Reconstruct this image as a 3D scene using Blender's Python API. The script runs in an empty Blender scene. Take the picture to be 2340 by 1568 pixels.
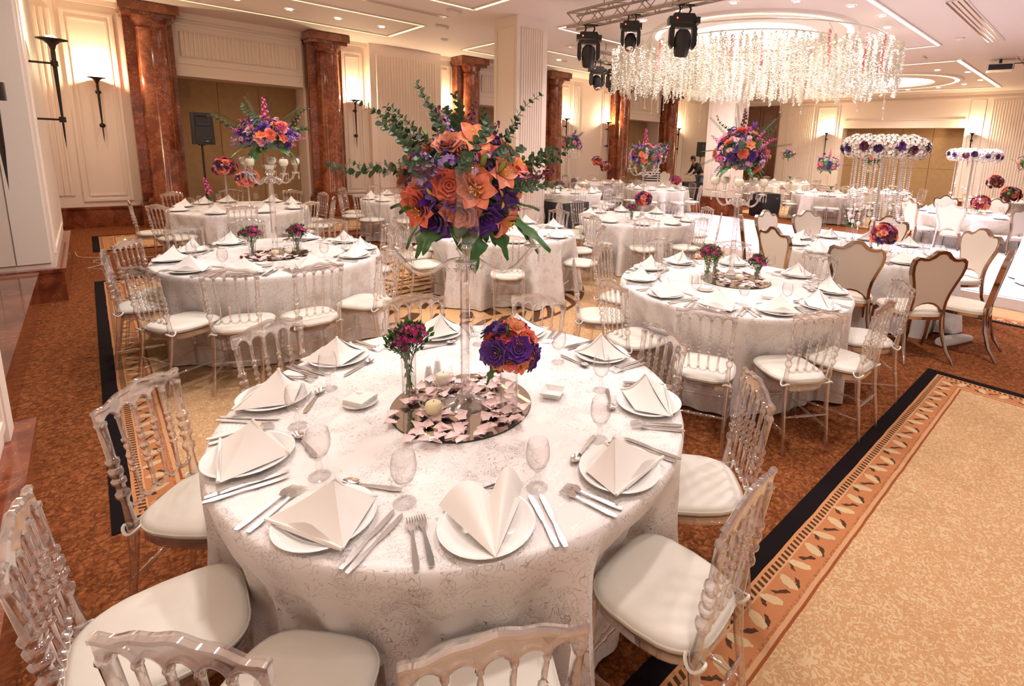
import bpy, math, random
from math import sin, cos, pi, radians, sqrt, atan2, hypot
from mathutils import Vector, Matrix
R = random.Random(7)
SC = bpy.context.scene
COL = SC.collection

# ------------------------------------------------------------------ camera
F_PX, PITCH, ROLL, PX, PY = 1166.69, 0.1808, -0.0342, 1317.29, 552.45
CAM = Vector((0, 0, 1.8154))
yaw = radians(133.717 - 90)                      # room axes: x along the far wall, y along the left wall
def old2room(v):                                 # camera-aligned axes -> room axes
    c, s = cos(-yaw), sin(-yaw)
    return Vector((c * v[0] - s * v[1], s * v[0] + c * v[1], v[2]))
fw = Vector((0, cos(PITCH), -sin(PITCH))); up = Vector((0, sin(PITCH), cos(PITCH))); rt = Vector((1, 0, 0))
cr = rt * cos(ROLL) - up * sin(ROLL); cu = rt * sin(ROLL) + up * cos(ROLL)
cr, cu, cf = old2room(cr), old2room(cu), old2room(fw)
cd = bpy.data.cameras.new('camera'); cam = bpy.data.objects.new('camera', cd); COL.objects.link(cam)
m = Matrix.Identity(4)
for i in range(3):
    m[i][0] = cr[i]; m[i][1] = cu[i]; m[i][2] = -cf[i]; m[i][3] = CAM[i]
cam.matrix_world = m
cd.sensor_fit = 'HORIZONTAL'; cd.sensor_width = 36; cd.lens = F_PX / 2340 * 36
cd.shift_x = (1170 - PX) / 2340; cd.shift_y = (PY - 784) / 2340
cd.clip_start = 0.05; cd.clip_end = 100
SC.camera = cam
# ------------------------------------------------------------------ world, exposure
W = bpy.data.worlds.new('world'); SC.world = W; W.use_nodes = True
W.node_tree.nodes['Background'].inputs[0].default_value = (1.0, 0.86, 0.80, 1)
W.node_tree.nodes['Background'].inputs[1].default_value = 0.46
vs = SC.view_settings
vs.view_transform = 'Standard'; vs.look = 'None'; vs.gamma = 1.0; vs.exposure = 0.45
try: vs.use_curve_mapping = False
except Exception: pass
cy = SC.cycles
cy.max_bounces = 7; cy.diffuse_bounces = 3; cy.glossy_bounces = 3; cy.transmission_bounces = 4
cy.transparent_max_bounces = 20; cy.sample_clamp_indirect = 4; cy.caustics_reflective = False; cy.caustics_refractive = False
CEIL = 4.22
def lamp(kind, name, loc, power, color, size=0.1, rot=None, spot=None, blend=0.6):
    l = bpy.data.lights.new(name, kind); l.energy = power; l.color = color
    if kind == 'AREA': l.shape = 'DISK'; l.size = size
    else: l.shadow_soft_size = size
    if kind == 'SPOT': l.spot_size = radians(spot or 120); l.spot_blend = blend
    o = bpy.data.objects.new(name, l); o.location = loc
    if rot: o.rotation_euler = rot
    COL.objects.link(o); return o
WARM = (1.0, 0.79, 0.66); PINK = (1.0, 0.88, 0.90); COOL = (0.96, 0.86, 1.0)
# downlights in the side trays and around the two ceiling circles (discs are built with the ceiling)
DOWN = [(x, 11.25) for x in (-0.2, 0.6, 1.4, 2.2, 3.05, 3.93, 4.82)] + [(x, 11.2) for x in (8.6, 9.8, 11.0, 12.2)] + [(x, 11.2) for x in (15.6, 17.0, 18.4)]
C1 = (10.1, 5.65); C2 = (18.6, 5.55); C0 = (2.2, 5.6)
RING = []
for c, n in ((C1, 16), (C2, 16)):
    RING += [(c[0] + 2.45 * cos(2 * pi * i / n), c[1] + 2.45 * sin(2 * pi * i / n)) for i in range(n)]
for x, y in DOWN[::2]:
    lamp('SPOT', 'downlight_and_fill_lamp', (x, y, CEIL - 0.05), 58, WARM, 0.05, None, 130)
for x, y in RING[::2]:
    lamp('SPOT', 'downlight_and_fill_lamp', (x, y, CEIL - 0.05), 150, PINK if x < 14 else (1, .88, .76), 0.05, None, 140)
FRONT_FILL = ((0.8, 3.2), (3.4, 3.2), (0.8, 6.6), (3.4, 6.6), (2.1, 1.2), (3.6, 4.6), (0.9, 4.8), (5.0, 0.4), (-.05, -.6), (2.6, -1.2))  # unseen fill lamps added above the foreground to brighten it
for i, (x, y) in enumerate(FRONT_FILL):
    lamp('SPOT', 'downlight_and_fill_lamp', (x, y, CEIL - 0.05), (110, 115, 115, 115, 110, 115, 110, 210, 90, 60)[i], (1, .915, .895), 0.12, None, 150)
for x, y, p in ((10.2, 5.6, 900), (11.5, 3.4, 700), (9.3, 2.0, 500), (13.2, 1.6, 350)):
    lamp('SPOT', 'stage_lamp', (x, y, CEIL - 0.12), p, COOL, 0.25, None, 100, 0.8)

# ------------------------------------------------------------------ mesh kit
class G:
    def __init__(s): s.v = []; s.f = []; s.mi = []; s.m = 0; s.T = None
    def add(s, vs, fs):
        o = len(s.v)
        if s.T is not None: vs = [tuple(s.T @ Vector(p)) for p in vs]
        s.v += [tuple(p) for p in vs]
        for f in fs: s.f.append([i + o for i in f]); s.mi.append(s.m)
        return s
    def box(s, c, d, rz=0):
        hx, hy, hz = d[0] / 2, d[1] / 2, d[2] / 2; cc, ss = cos(rz), sin(rz)
        vs = []
        for z in (-hz, hz):
            for x, y in ((-hx, -hy), (hx, -hy), (hx, hy), (-hx, hy)):
                vs.append((c[0] + x * cc - y * ss, c[1] + x * ss + y * cc, c[2] + z))
        return s.add(vs, [(3, 2, 1, 0), (4, 5, 6, 7), (0, 1, 5, 4), (1, 2, 6, 5), (2, 3, 7, 6), (3, 0, 4, 7)])
    def bx(s, x0, x1, y0, y1, z0, z1):
        return s.box(((x0 + x1) / 2, (y0 + y1) / 2, (z0 + z1) / 2), (x1 - x0, y1 - y0, z1 - z0))
    def prism(s, poly, z0, z1, top=None):
        n = len(poly); t = top or poly
        vs = [(x, y, z0) for x, y in poly] + [(x, y, z1) for x, y in t]
        return s.add(vs, [tuple(range(n - 1, -1, -1)), tuple(range(n, 2 * n))] + [(i, (i + 1) % n, n + (i + 1) % n, n + i) for i in range(n)])
    def prism_y(s, poly, y0, y1):                 # poly in x,z
        n = len(poly)
        vs = [(x, y0, z) for x, z in poly] + [(x, y1, z) for x, z in poly]
        return s.add(vs, [tuple(range(n)), tuple(range(2 * n - 1, n - 1, -1))] + [(i, n + i, n + (i + 1) % n, (i + 1) % n) for i in range(n)])
    def lathe(s, prof, n=16, c=(0, 0, 0), caps=True, squash=None):
        vs = []; fs = []
        for r, z in prof:
            for k in range(n):
                a = 2 * pi * k / n
                vs.append((c[0] + r * cos(a), c[1] + r * sin(a), c[2] + z))
        for i in range(len(prof) - 1):
            for k in range(n):
                k2 = (k + 1) % n
                fs.append((i * n + k, i * n + k2, (i + 1) * n + k2, (i + 1) * n + k))
        if caps:
            if prof[0][0] > 1e-4: fs.append(tuple(range(n - 1, -1, -1)))
            if prof[-1][0] > 1e-4: fs.append(tuple((len(prof) - 1) * n + k for k in range(n)))
        return s.add(vs, fs)
    def tube(s, pts, r, n=8, caps=True, sq=1.0):
        pts = [Vector(p) for p in pts]; rr = r if isinstance(r, (list, tuple)) else [r] * len(pts)
        vs = []; fs = []; prev = None
        for i, p in enumerate(pts):
            d = (pts[min(i + 1, len(pts) - 1)] - pts[max(i - 1, 0)])
            if d.length < 1e-9: d = Vector((0, 0, 1))
            d.normalize()
            if prev is None:
                a = Vector((1, 0, 0)) if abs(d.x) < 0.9 else Vector((0, 1, 0))
                u = a - d * a.dot(d)
            else: u = prev - d * prev.dot(d)
            u.normalize(); prev = u; w = d.cross(u)
            for k in range(n):
                a = 2 * pi * k / n
                vs.append(tuple(p + u * (cos(a) * rr[i]) + w * (sin(a) * rr[i] * sq)))
        for i in range(len(pts) - 1):
            for k in range(n):
                k2 = (k + 1) % n
                fs.append((i * n + k, i * n + k2, (i + 1) * n + k2, (i + 1) * n + k))
        if caps: fs.append(tuple(range(n - 1, -1, -1))); fs.append(tuple((len(pts) - 1) * n + k for k in range(n)))
        return s.add(vs, fs)
    def ball(s, c, r, n=8, m=6):
        rx, ry, rz = r if isinstance(r, (list, tuple)) else (r, r, r)
        vs = [(c[0], c[1], c[2] - rz)]
        for i in range(1, m):
            t = -pi / 2 + pi * i / m
            for k in range(n):
                a = 2 * pi * k / n
                vs.append((c[0] + rx * cos(t) * cos(a), c[1] + ry * cos(t) * sin(a), c[2] + rz * sin(t)))
        vs.append((c[0], c[1], c[2] + rz)); fs = []; L = len(vs) - 1
        for k in range(n):
            k2 = (k + 1) % n
            fs.append((0, 1 + k2, 1 + k)); fs.append((L, L - n + k, L - n + k2))
            for i in range(m - 2):
                a = 1 + i * n
                fs.append((a + k, a + k2, a + n + k2, a + n + k))
        return s.add(vs, fs)
    def grid(s, fn, nu, nv, cu=False, cv=False):
        vs = [fn(i / (nu if cu else nu - 1), j / (nv if cv else nv - 1)) for j in range(nv) for i in range(nu)]
        fs = []
        for j in range(nv if cv else nv - 1):
            for i in range(nu if cu else nu - 1):
                i2 = (i + 1) % nu; j2 = (j + 1) % nv
                fs.append((j * nu + i, j * nu + i2, j2 * nu + i2, j2 * nu + i))
        return s.add(vs, fs)
    def mesh(s, name, mats, smooth=None):
        me = bpy.data.meshes.new(name); me.from_pydata(s.v, [], s.f)
        for mt in (mats if isinstance(mats, (list, tuple)) else [mats]): me.materials.append(mt)
        if len(set(s.mi)) > 1: me.polygons.foreach_set('material_index', s.mi)
        if smooth is not None:
            me.polygons.foreach_set('use_smooth', [True] * len(me.polygons))
            if smooth < 180: me.set_sharp_from_angle(angle=radians(smooth))
        me.update(); return me
    def build(s, name, mats, parent=None, smooth=None, loc=None, rz=0):
        return ob(name, s.mesh(name, mats, smooth), parent, loc, rz)
def ob(name, me, parent=None, loc=None, rz=0, rot=None, scale=None):
    o = bpy.data.objects.new(name, me); COL.objects.link(o)
    if parent: o.parent = parent
    if loc: o.location = loc
    if rot: o.rotation_euler = rot
    elif rz: o.rotation_euler = (0, 0, rz)
    if scale: o.scale = (scale,) * 3 if isinstance(scale, (int, float)) else scale
    return o
def tag(o, label, cat, group=None, kind=None):
    o['label'] = label; o['category'] = cat
    if group: o['group'] = group
    if kind: o['kind'] = kind
    return o
def thing(name, label, cat, loc=(0, 0, 0), rz=0, group=None, kind=None):
    o = bpy.data.objects.new(name, None); COL.objects.link(o); o.location = loc; o.rotation_euler = (0, 0, rz); o.empty_display_size = 0.1
    return tag(o, label, cat, group, kind)
def struct(g, name, mats, smooth=None, label=None):
    o = g.build(name, mats, None, smooth); o['kind'] = 'structure'
    if label: o['label'] = label
    return o
def dup(root, loc, rz=0, label=None, group=None, scale=None):
    r = root.copy(); COL.objects.link(r); r.location = loc; r.rotation_euler = (0, 0, rz)
    if scale: r.scale = (scale,) * 3
    if label: r['label'] = label
    if group: r['group'] = group
    for ch in list(root.children):
        c = ch.copy(); COL.objects.link(c); c.parent = r
        for g_ in list(ch.children):
            d = g_.copy(); COL.objects.link(d); d.parent = c
    return r

# ------------------------------------------------------------------ materials
def newmat(name):
    mt = bpy.data.materials.new(name); mt.use_nodes = True
    nt = mt.node_tree; b = nt.nodes['Principled BSDF']
    return mt, nt, b
def P(name, col, rough=0.5, metal=0, spec=0.5, em=None, es=0, bump=None, var=None, sheen=0, coat=0, sss=0):
    mt, nt, b = newmat(name)
    b.inputs['Base Color'].default_value = (*col, 1); b.inputs['Roughness'].default_value = rough
    b.inputs['Metallic'].default_value = metal; b.inputs['Specular IOR Level'].default_value = spec
    if coat: b.inputs['Coat Weight'].default_value = coat
    if sheen: b.inputs['Sheen Weight'].default_value = sheen
    if em: b.inputs['Emission Color'].default_value = (*em, 1); b.inputs['Emission Strength'].default_value = es
    tc = nt.nodes.new('ShaderNodeTexCoord')
    if var:                                       # (scale, darker colour, amount)
        nz = nt.nodes.new('ShaderNodeTexNoise'); nz.inputs['Scale'].default_value = var[0]; nz.inputs['Detail'].default_value = 5
        nt.links.new(tc.outputs['Object'], nz.inputs['Vector'])
        rp = nt.nodes.new('ShaderNodeValToRGB'); rp.color_ramp.elements[0].position = 0.35; rp.color_ramp.elements[1].position = 0.65
        rp.color_ramp.elements[0].color = (*var[1], 1); rp.color_ramp.elements[1].color = (*col, 1)
        nt.links.new(nz.outputs[0], rp.inputs[0]); nt.links.new(rp.outputs[0], b.inputs['Base Color'])
    if bump:                                      # (scale, strength)
        nz = nt.nodes.new('ShaderNodeTexNoise'); nz.inputs['Scale'].default_value = bump[0]
        nt.links.new(tc.outputs['Object'], nz.inputs['Vector'])
        bp = nt.nodes.new('ShaderNodeBump'); bp.inputs['Strength'].default_value = bump[1]; bp.inputs['Distance'].default_value = 0.01
        nt.links.new(nz.outputs[0], bp.inputs['Height']); nt.links.new(bp.outputs[0], b.inputs['Normal'])
    return mt
class NM:                                         # terse node maths
    def __init__(s, nt): s.nt = nt
    def v(s, x, sock):
        if isinstance(x, (int, float)): sock.default_value = x
        else: s.nt.links.new(x, sock)
    def __call__(s, op, a, b=None, c=None):
        n = s.nt.nodes.new('ShaderNodeMath'); n.operation = op; s.v(a, n.inputs[0])
        if b is not None: s.v(b, n.inputs[1])
        if c is not None: s.v(c, n.inputs[2])
        return n.outputs[0]
    def mix(s, f, a, b):
        n = s.nt.nodes.new('ShaderNodeMix'); n.data_type = 'RGBA'
        s.v(f, n.inputs[0])
        for k, x in ((6, a), (7, b)):
            if isinstance(x, tuple): n.inputs[k].default_value = (*x, 1)
            else: s.nt.links.new(x, n.inputs[k])
        return n.outputs[2]
    def band(s, x, lo, hi): return s('MULTIPLY', s('GREATER_THAN', x, lo), s('LESS_THAN', x, hi))
    def noise(s, vec, sc, det=4, dist=0):
        n = s.nt.nodes.new('ShaderNodeTexNoise'); n.inputs['Scale'].default_value = sc; n.inputs['Detail'].default_value = det; n.inputs['Distortion'].default_value = dist
        s.nt.links.new(vec, n.inputs['Vector']); return n.outputs[0]
    def ramp(s, f, stops):
        n = s.nt.nodes.new('ShaderNodeValToRGB'); e = n.color_ramp.elements
        e[0].position, e[0].color = stops[0][0], (*stops[0][1], 1); e[1].position, e[1].color = stops[-1][0], (*stops[-1][1], 1)
        for p, c in stops[1:-1]:
            q = e.new(p); q.color = (*c, 1)
        s.nt.links.new(f, n.inputs[0]); return n.outputs[0]
def obj_xyz(nt):
    tc = nt.nodes.new('ShaderNodeTexCoord'); sx = nt.nodes.new('ShaderNodeSeparateXYZ')
    nt.links.new(tc.outputs['Object'], sx.inputs[0]); return tc.outputs['Object'], sx.outputs[0], sx.outputs[1], sx.outputs[2]
def glassy(name, tint, refl=0.5, edge=0.35, blend=0.35, refract=0.0, rough=0.03, dark=(0.45, 0.36, 0.34), body=0.0, pw=2.0):
    mt = bpy.data.materials.new(name); mt.use_nodes = True; nt = mt.node_tree; nt.nodes.clear(); N = NM(nt)
    out = nt.nodes.new('ShaderNodeOutputMaterial')
    lw = nt.nodes.new('ShaderNodeLayerWeight'); lw.inputs['Blend'].default_value = blend
    tr = nt.nodes.new('ShaderNodeBsdfTransparent')
    ge = nt.nodes.new('ShaderNodeNewGeometry'); front = N('SUBTRACT', 1.0, ge.outputs['Backfacing'])
    colr = N.mix(N('MULTIPLY', N('POWER', lw.outputs['Facing'], pw), front), tint, dark); nt.links.new(colr, tr.inputs[0])
    gl = nt.nodes.new('ShaderNodeBsdfGlossy'); gl.inputs['Roughness'].default_value = rough; gl.inputs[0].default_value = (1, .97, .96, 1)
    fac = N('MULTIPLY', N('MULTIPLY_ADD', lw.outputs['Fresnel'], refl, edge * 0.12), front)
    base = tr.outputs[0]
    if refract:
        rf = nt.nodes.new('ShaderNodeBsdfRefraction'); rf.inputs['IOR'].default_value = 1.3; rf.inputs['Roughness'].default_value = 0.0; rf.inputs[0].default_value = (*tint, 1)
        mm = nt.nodes.new('ShaderNodeMixShader'); mm.inputs[0].default_value = refract
        nt.links.new(base, mm.inputs[1]); nt.links.new(rf.outputs[0], mm.inputs[2]); base = mm.outputs[0]
    if body:  # whitish diffuse share stands in for light from internal reflections
        df = nt.nodes.new('ShaderNodeBsdfDiffuse'); df.inputs[0].default_value = (0.95, 0.89, 0.88, 1)
        mb = nt.nodes.new('ShaderNodeMixShader'); nt.links.new(N('MULTIPLY', N('MULTIPLY_ADD', N('POWER', lw.outputs['Facing'], 1.2), body * 1.6, body * 0.6), front), mb.inputs[0])
        nt.links.new(base, mb.inputs[1]); nt.links.new(df.outputs[0], mb.inputs[2]); base = mb.outputs[0]
    mx = nt.nodes.new('ShaderNodeMixShader'); nt.links.new(fac, mx.inputs[0])
    nt.links.new(base, mx.inputs[1]); nt.links.new(gl.outputs[0], mx.inputs[2]); nt.links.new(mx.outputs[0], out.inputs[0])
    return mt
M = {}
M['acrylic'] = glassy('clear_acrylic', (0.985, 0.965, 0.96), 1.25, 1.4, 0.42, 0.24, 0.06, (0.16, 0.115, 0.11), 0.075, 1.6)
M['glass'] = glassy('thin_glass', (0.985, 0.98, 0.98), 0.9, 0.35, 0.35, 0, 0.015, (0.24, 0.21, 0.20), 0.02, 2.1)
M['crystal'] = glassy('cut_crystal', (0.99, 0.98, 0.98), 1.2, 1.6, 0.5, 0.16, 0.06, (0.24, 0.21, 0.22), 0.16, 1.8)
M['water'] = glassy('water', (0.93, 0.95, 0.92), 0.4, 0.2, 0.3, 0, 0.02, (0.7, 0.72, 0.68))
M['plaster'] = P('cream_plaster', (0.86, 0.725, 0.62), 0.6, bump=(60, 0.05))
M['ceiling'] = P('ceiling_plaster', (0.80, 0.70, 0.645), 0.7)
M['fabricwall'] = P('ochre_wall_fabric', (0.37, 0.23, 0.105), 0.85, var=(9, (0.33, 0.20, 0.09)))
M['cream'] = P('cream_leatherette', (0.80, 0.75, 0.66), 0.42, bump=(25, 0.08), var=(6, (0.76, 0.70, 0.60)))
M['throne'] = P('cream_upholstery', (0.78, 0.68, 0.56), 0.6, bump=(300, 0.05))
M['porcelain'] = P('white_porcelain', (0.88, 0.85, 0.81), 0.12, spec=0.6, coat=0.4)
M['napkin'] = P('ivory_napkin_cloth', (0.90, 0.84, 0.775), 0.85, sheen=0.3, bump=(500, 0.06))
M['steel'] = P('polished_cutlery_steel', (0.74, 0.72, 0.70), 0.2, 1.0)
M['rosemetal'] = P('polished_rose_metal', (0.46, 0.34, 0.28), 0.12, 1.0)
M['black'] = P('black_plastic', (0.015, 0.014, 0.016), 0.4)
M['blackmesh'] = P('black_speaker_grille', (0.02, 0.02, 0.022), 0.65, bump=(400, 0.4))
M['iron'] = P('dark_bronze_iron', (0.035, 0.025, 0.02), 0.38, 0.7)
M['alu'] = P('aluminium_truss', (0.42, 0.36, 0.31), 0.4, 0.8)
M['wood'] = P('brown_door_wood', (0.16, 0.055, 0.025), 0.4, var=(3, (0.11, 0.035, 0.015)))
M['wax'] = P('ivory_candle_wax', (0.90, 0.82, 0.62), 0.5)
M['waxy'] = P('yellow_candle_wax', (0.90, 0.78, 0.42), 0.5)
M['stagewhite'] = P('glossy_white_dance_floor', (0.86, 0.84, 0.88), 0.15, spec=0.6)
M['skin'] = P('skin', (0.45, 0.27, 0.19), 0.6)
M['hoodie'] = P('dark_sweatshirt', (0.02, 0.02, 0.028), 0.9)
M['jeans'] = P('faded_blue_jeans', (0.16, 0.20, 0.30), 0.9)
M['hair'] = P('black_hair', (0.01, 0.008, 0.008), 0.6)
M['led'] = P('warm_led_strip', (1, .9, .7), em=(1.0, 0.84, 0.40), es=1.6)
M['ledpink'] = P('soft_led_strip', (1, .9, .8), em=(1.0, 0.88, 0.60), es=1.8)
M['dome'] = P('bright_ceiling_dome', (1, 1, 1), em=(1.0, 0.93, 0.86), es=4.0)
M['spot'] = P('downlight_lens', (1, 1, 1), em=(1.0, 0.93, 0.9), es=14.0)
M['bulb'] = P('sconce_bulb_glass', (1, 1, 1), em=(1.0, 0.86, 0.6), es=8.0)
M['red'] = P('red_indicator', (1, .1, .1), em=(1.0, 0.06, 0.05), es=6.0)
M['leaf'] = P('green_leaf', (0.035, 0.13, 0.022), 0.4, spec=0.5)
M['euca'] = P('eucalyptus_leaf', (0.055, 0.105, 0.045), 0.5)
M['lime'] = P('light_green_bud', (0.36, 0.48, 0.12), 0.5)
M['stem'] = P('green_stem', (0.10, 0.17, 0.05), 0.6)
M['yellow'] = P('yellow_stamen', (0.85, 0.55, 0.05), 0.6)
M['printed'] = P('red_print', (0.75, 0.25, 0.2), 0.8)
M['petalpink'] = P('pale_pink_petal', (1.0, 0.74, 0.71), 0.55, sheen=0.2)
M['garland'] = P('ivory_blossom_garland', (0.90, 0.84, 0.70), 0.8)
M['garlandpink'] = P('pink_blossom_garland', (0.88, 0.36, 0.34), 0.7)
M['hydrangea'] = P('blush_white_hydrangea', (0.97, 0.92, 0.84), 0.8, var=(14, (0.96, 0.79, 0.71)))
M['beads'] = P('pearl_bead', (0.92, 0.88, 0.90), 0.12, spec=0.8, coat=0.6)
M['whitecable'] = P('white_cable', (0.85, 0.8, 0.75), 0.5)
# petals take their colour from the object that wears them
mt, nt, b = newmat('flower_petal'); N = NM(nt)
oi = nt.nodes.new('ShaderNodeObjectInfo'); ov, ox, oy, oz = obj_xyz(nt)
pn = N.noise(ov, 30, 3)
hs = nt.nodes.new('ShaderNodeHueSaturation'); nt.links.new(oi.outputs['Color'], hs.inputs['Color'])
nt.links.new(N('MULTIPLY_ADD', pn, 0.7, 0.68), hs.inputs['Value'])
nt.links.new(hs.outputs[0], b.inputs['Base Color']); b.inputs['Roughness'].default_value = 0.55; b.inputs['Sheen Weight'].default_value = 0.25
M['petal'] = mt
# mirror
M['mirror'] = P('mirror_silver', (0.82, 0.80, 0.76), 0.02, 1.0)
M['wallmirror'] = P('tinted_wall_mirror', (0.74, 0.68, 0.58), 0.03, 1.0)
# marble
def marble(name, a, b_, c, vein, sc=3.0):
    mt, nt, b = newmat(name); N = NM(nt); ov, x, y, z = obj_xyz(nt)
    n1 = N.noise(ov, sc, 8, 1.6); n2 = N.noise(ov, sc * 2.3, 6, 2.5)
    base = N.ramp(n1, [(0.3, a), (0.48, b_), (0.62, c), (0.8, b_)])
    ve = N('LESS_THAN', N('ABSOLUTE', N('SUBTRACT', n2, 0.5)), 0.011)
    ve = N('MULTIPLY', ve, N('GREATER_THAN', n1, 0.47))
    nt.links.new(N.mix(N('MULTIPLY', ve, 0.5), base, vein), b.inputs['Base Color'])
    b.inputs['Roughness'].default_value = 0.14; b.inputs['Coat Weight'].default_value = 0.3
    return mt
M['marble'] = marble('red_brown_marble', (0.11, 0.022, 0.008), (0.19, 0.042, 0.014), (0.27, 0.070, 0.022), (0.60, 0.30, 0.15), 2.4)
M['marblebase'] = marble('dark_red_marble', (0.10, 0.02, 0.008), (0.19, 0.045, 0.018), (0.26, 0.07, 0.03), (0.4, 0.2, 0.1))
# carpet
mt, nt, b = newmat('russet_carpet'); N = NM(nt); ov, x, y, z = obj_xyz(nt)
n1 = N.noise(ov, 34, 6, 1.2); n2 = N.noise(ov, 170, 3)
vo = nt.nodes.new('ShaderNodeTexVoronoi'); vo.feature = 'DISTANCE_TO_EDGE'; vo.inputs['Scale'].default_value = 17
vd = nt.nodes.new('ShaderNodeVectorMath'); vd.operation = 'ADD'; vn = nt.nodes.new('ShaderNodeTexNoise'); vn.inputs['Scale'].default_value = 22
nt.links.new(ov, vn.inputs['Vector']); vsn = nt.nodes.new('ShaderNodeVectorMath'); vsn.operation = 'SCALE'; vsn.inputs['Scale'].default_value = 0.06
nt.links.new(vn.outputs['Color'], vsn.inputs[0]); nt.links.new(ov, vd.inputs[0]); nt.links.new(vsn.outputs[0], vd.inputs[1]); nt.links.new(vd.outputs[0], vo.inputs['Vector'])
base = N.ramp(n1, [(0.30, (0.10, 0.024, 0.008)), (0.50, (0.26, 0.078, 0.024)), (0.70, (0.46, 0.175, 0.06))])
crk = N('MULTIPLY', N('LESS_THAN', vo.outputs['Distance'], N('MULTIPLY', N.noise(ov, 9, 3), 0.13)), N('GREATER_THAN', n2, 0.44))
base = N.mix(N('MULTIPLY', crk, 0.65), base, (0.035, 0.010, 0.006))
base = N.mix(N('MULTIPLY', n2, 0.5), base, (0.22, 0.07, 0.02))
nt.links.new(base, b.inputs['Base Color']); b.inputs['Roughness'].default_value = 0.95; b.inputs['Specular IOR Level'].default_value = 0.1
bp = nt.nodes.new('ShaderNodeBump'); bp.inputs['Strength'].default_value = 0.6; bp.inputs['Distance'].default_value = 0.01
nt.links.new(n2, bp.inputs['Height']); nt.links.new(bp.outputs[0], b.inputs['Normal'])
M['carpet'] = mt
def rugmat(name, hx, hy, medal=None):
    """bordered carpet field; object origin at the rug's centre, half sizes hx, hy"""
    mt, nt, b = newmat(name); N = NM(nt); ov, x, y, z = obj_xyz(nt)
    dx = N('SUBTRACT', hx, N('ABSOLUTE', x)); dy = N('SUBTRACT', hy, N('ABSOLUTE', y))
    wob = N('MULTIPLY_ADD', N.noise(ov, 5, 2), 0.010, -0.005)
    d = N('ADD', N('MINIMUM', dx, dy), wob); xe = N('LESS_THAN', dx, dy)
    s = N('ADD', N('MULTIPLY', xe, y), N('MULTIPLY', N('SUBTRACT', 1.0, xe), x))
    # field scrolls
    nf = N.noise(ov, 30, 5, 2.6); nf2 = N.noise(ov, 90, 3)
    field = N.ramp(nf, [(0.40, (0.58, 0.34, 0.17)), (0.50, (0.50, 0.26, 0.11)), (0.54, (0.66, 0.455, 0.26)), (0.8, (0.68, 0.49, 0.29))])
    if medal:
        mx, my, mr = medal
        rx = N('SUBTRACT', x, mx); ry = N('SUBTRACT', y, my)
        rr = N('SQRT', N('ADD', N('MULTIPLY', rx, rx), N('MULTIPLY', ry, ry))); an = N('ARCTAN2', ry, rx)
        rays = N('GREATER_THAN', N('SINE', N('MULTIPLY_ADD', an, 26, N('MULTIPLY', N.noise(ov, 3, 2), 3))), 0.15)
        checker = N('GREATER_THAN', N('SINE', N('MULTIPLY', rr, 17)), -0.35)
        waves = N('GREATER_THAN', N('SINE', N('ADD', N('MULTIPLY', y, 34), N('MULTIPLY', N.noise(ov, 4, 3), 9))), 0.2)
        inner = N('LESS_THAN', rr, mr * 0.42)
        pat = N('ADD', N('MULTIPLY', inner, waves), N('MULTIPLY', N('SUBTRACT', 1.0, inner), N('MULTIPLY', rays, checker)))
        scr = N('MULTIPLY', N.band(rr, mr * 0.80, mr * 0.97), N('GREATER_THAN', N('SINE', N('ADD', N('MULTIPLY', an, 40), N('MULTIPLY', rr, 30))), -0.1))
        pat = N('MAXIMUM', N('MULTIPLY', pat, N('LESS_THAN', rr, mr * 0.78)), scr)
        pat = N('MAXIMUM', pat, N.band(rr, mr * 0.97, mr))
        cream = N.mix(N('LESS_THAN', rr, mr), field, (0.72, 0.42, 0.20))
        field = N.mix(N('MULTIPLY', pat, N('LESS_THAN', rr, mr)), cream, (0.085, 0.03, 0.015))
    orange = (0.50, 0.185, 0.075); dk = (0.040, 0.014, 0.010); pale = (0.60, 0.33, 0.165)
    P_ = 0.27
    u = N('FRACT', N('DIVIDE', s, P_)); v = N('DIVIDE', N('SUBTRACT', d, 0.190), 0.055)
    su = N('MULTIPLY', u, 2 * pi); nz = N('MULTIPLY_ADD', N.noise(ov, 45, 3), 1.2, -0.6)
    wave = N('ABSOLUTE', N('SUBTRACT', v, N('ADD', N('MULTIPLY', N('SINE', su), 0.65), N('MULTIPLY', nz, 0.5))))
    dark1 = N('MULTIPLY', N('LESS_THAN', wave, 0.20), N('GREATER_THAN', N('COSINE', N('MULTIPLY', u, 6 * pi)), -0.35))
    e1 = N('ADD', N('POWER', N('DIVIDE', N('ADD', N('SUBTRACT', u, 0.27), N('MULTIPLY', v, 0.05)), 0.10), 2.0), N('POWER', N('DIVIDE', v, 0.85), 2.0))
    e2 = N('ADD', N('POWER', N('DIVIDE', N('SUBTRACT', N('SUBTRACT', u, 0.77), N('MULTIPLY', v, 0.06)), 0.09), 2.0), N('POWER', N('DIVIDE', N('ADD', v, 0.1), 0.9), 2.0))
    crm = N('LESS_THAN', N('ADD', N('MINIMUM', e1, e2), nz), 0.85)
    scroll = N.mix(dark1, orange, dk); scroll = N.mix(crm, scroll, (0.62, 0.44, 0.24))
    dent = N('GREATER_THAN', N('SINE', N('ADD', N('MULTIPLY', s, 2 * pi / 0.032), N('MULTIPLY', v, 3.0))), -0.1)
    dentc = N.mix(dent, (0.60, 0.27, 0.11), dk)
    c = field
    c = N.mix(N.band(d, 0.28, 0.292), c, (0.28, 0.06, 0.02))
    c = N.mix(N.band(d, 0.262, 0.28), c, pale)
    c = N.mix(N.band(d, 0.250, 0.262), c, N.mix(N('GREATER_THAN', nf2, 0.5), orange, (0.35, 0.11, 0.04)))
    c = N.mix(N.band(d, 0.140, 0.250), c, scroll)
    c = N.mix(N.band(d, 0.132, 0.140), c, pale)
    c = N.mix(N.band(d, 0.100, 0.132), c, dentc)
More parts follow.
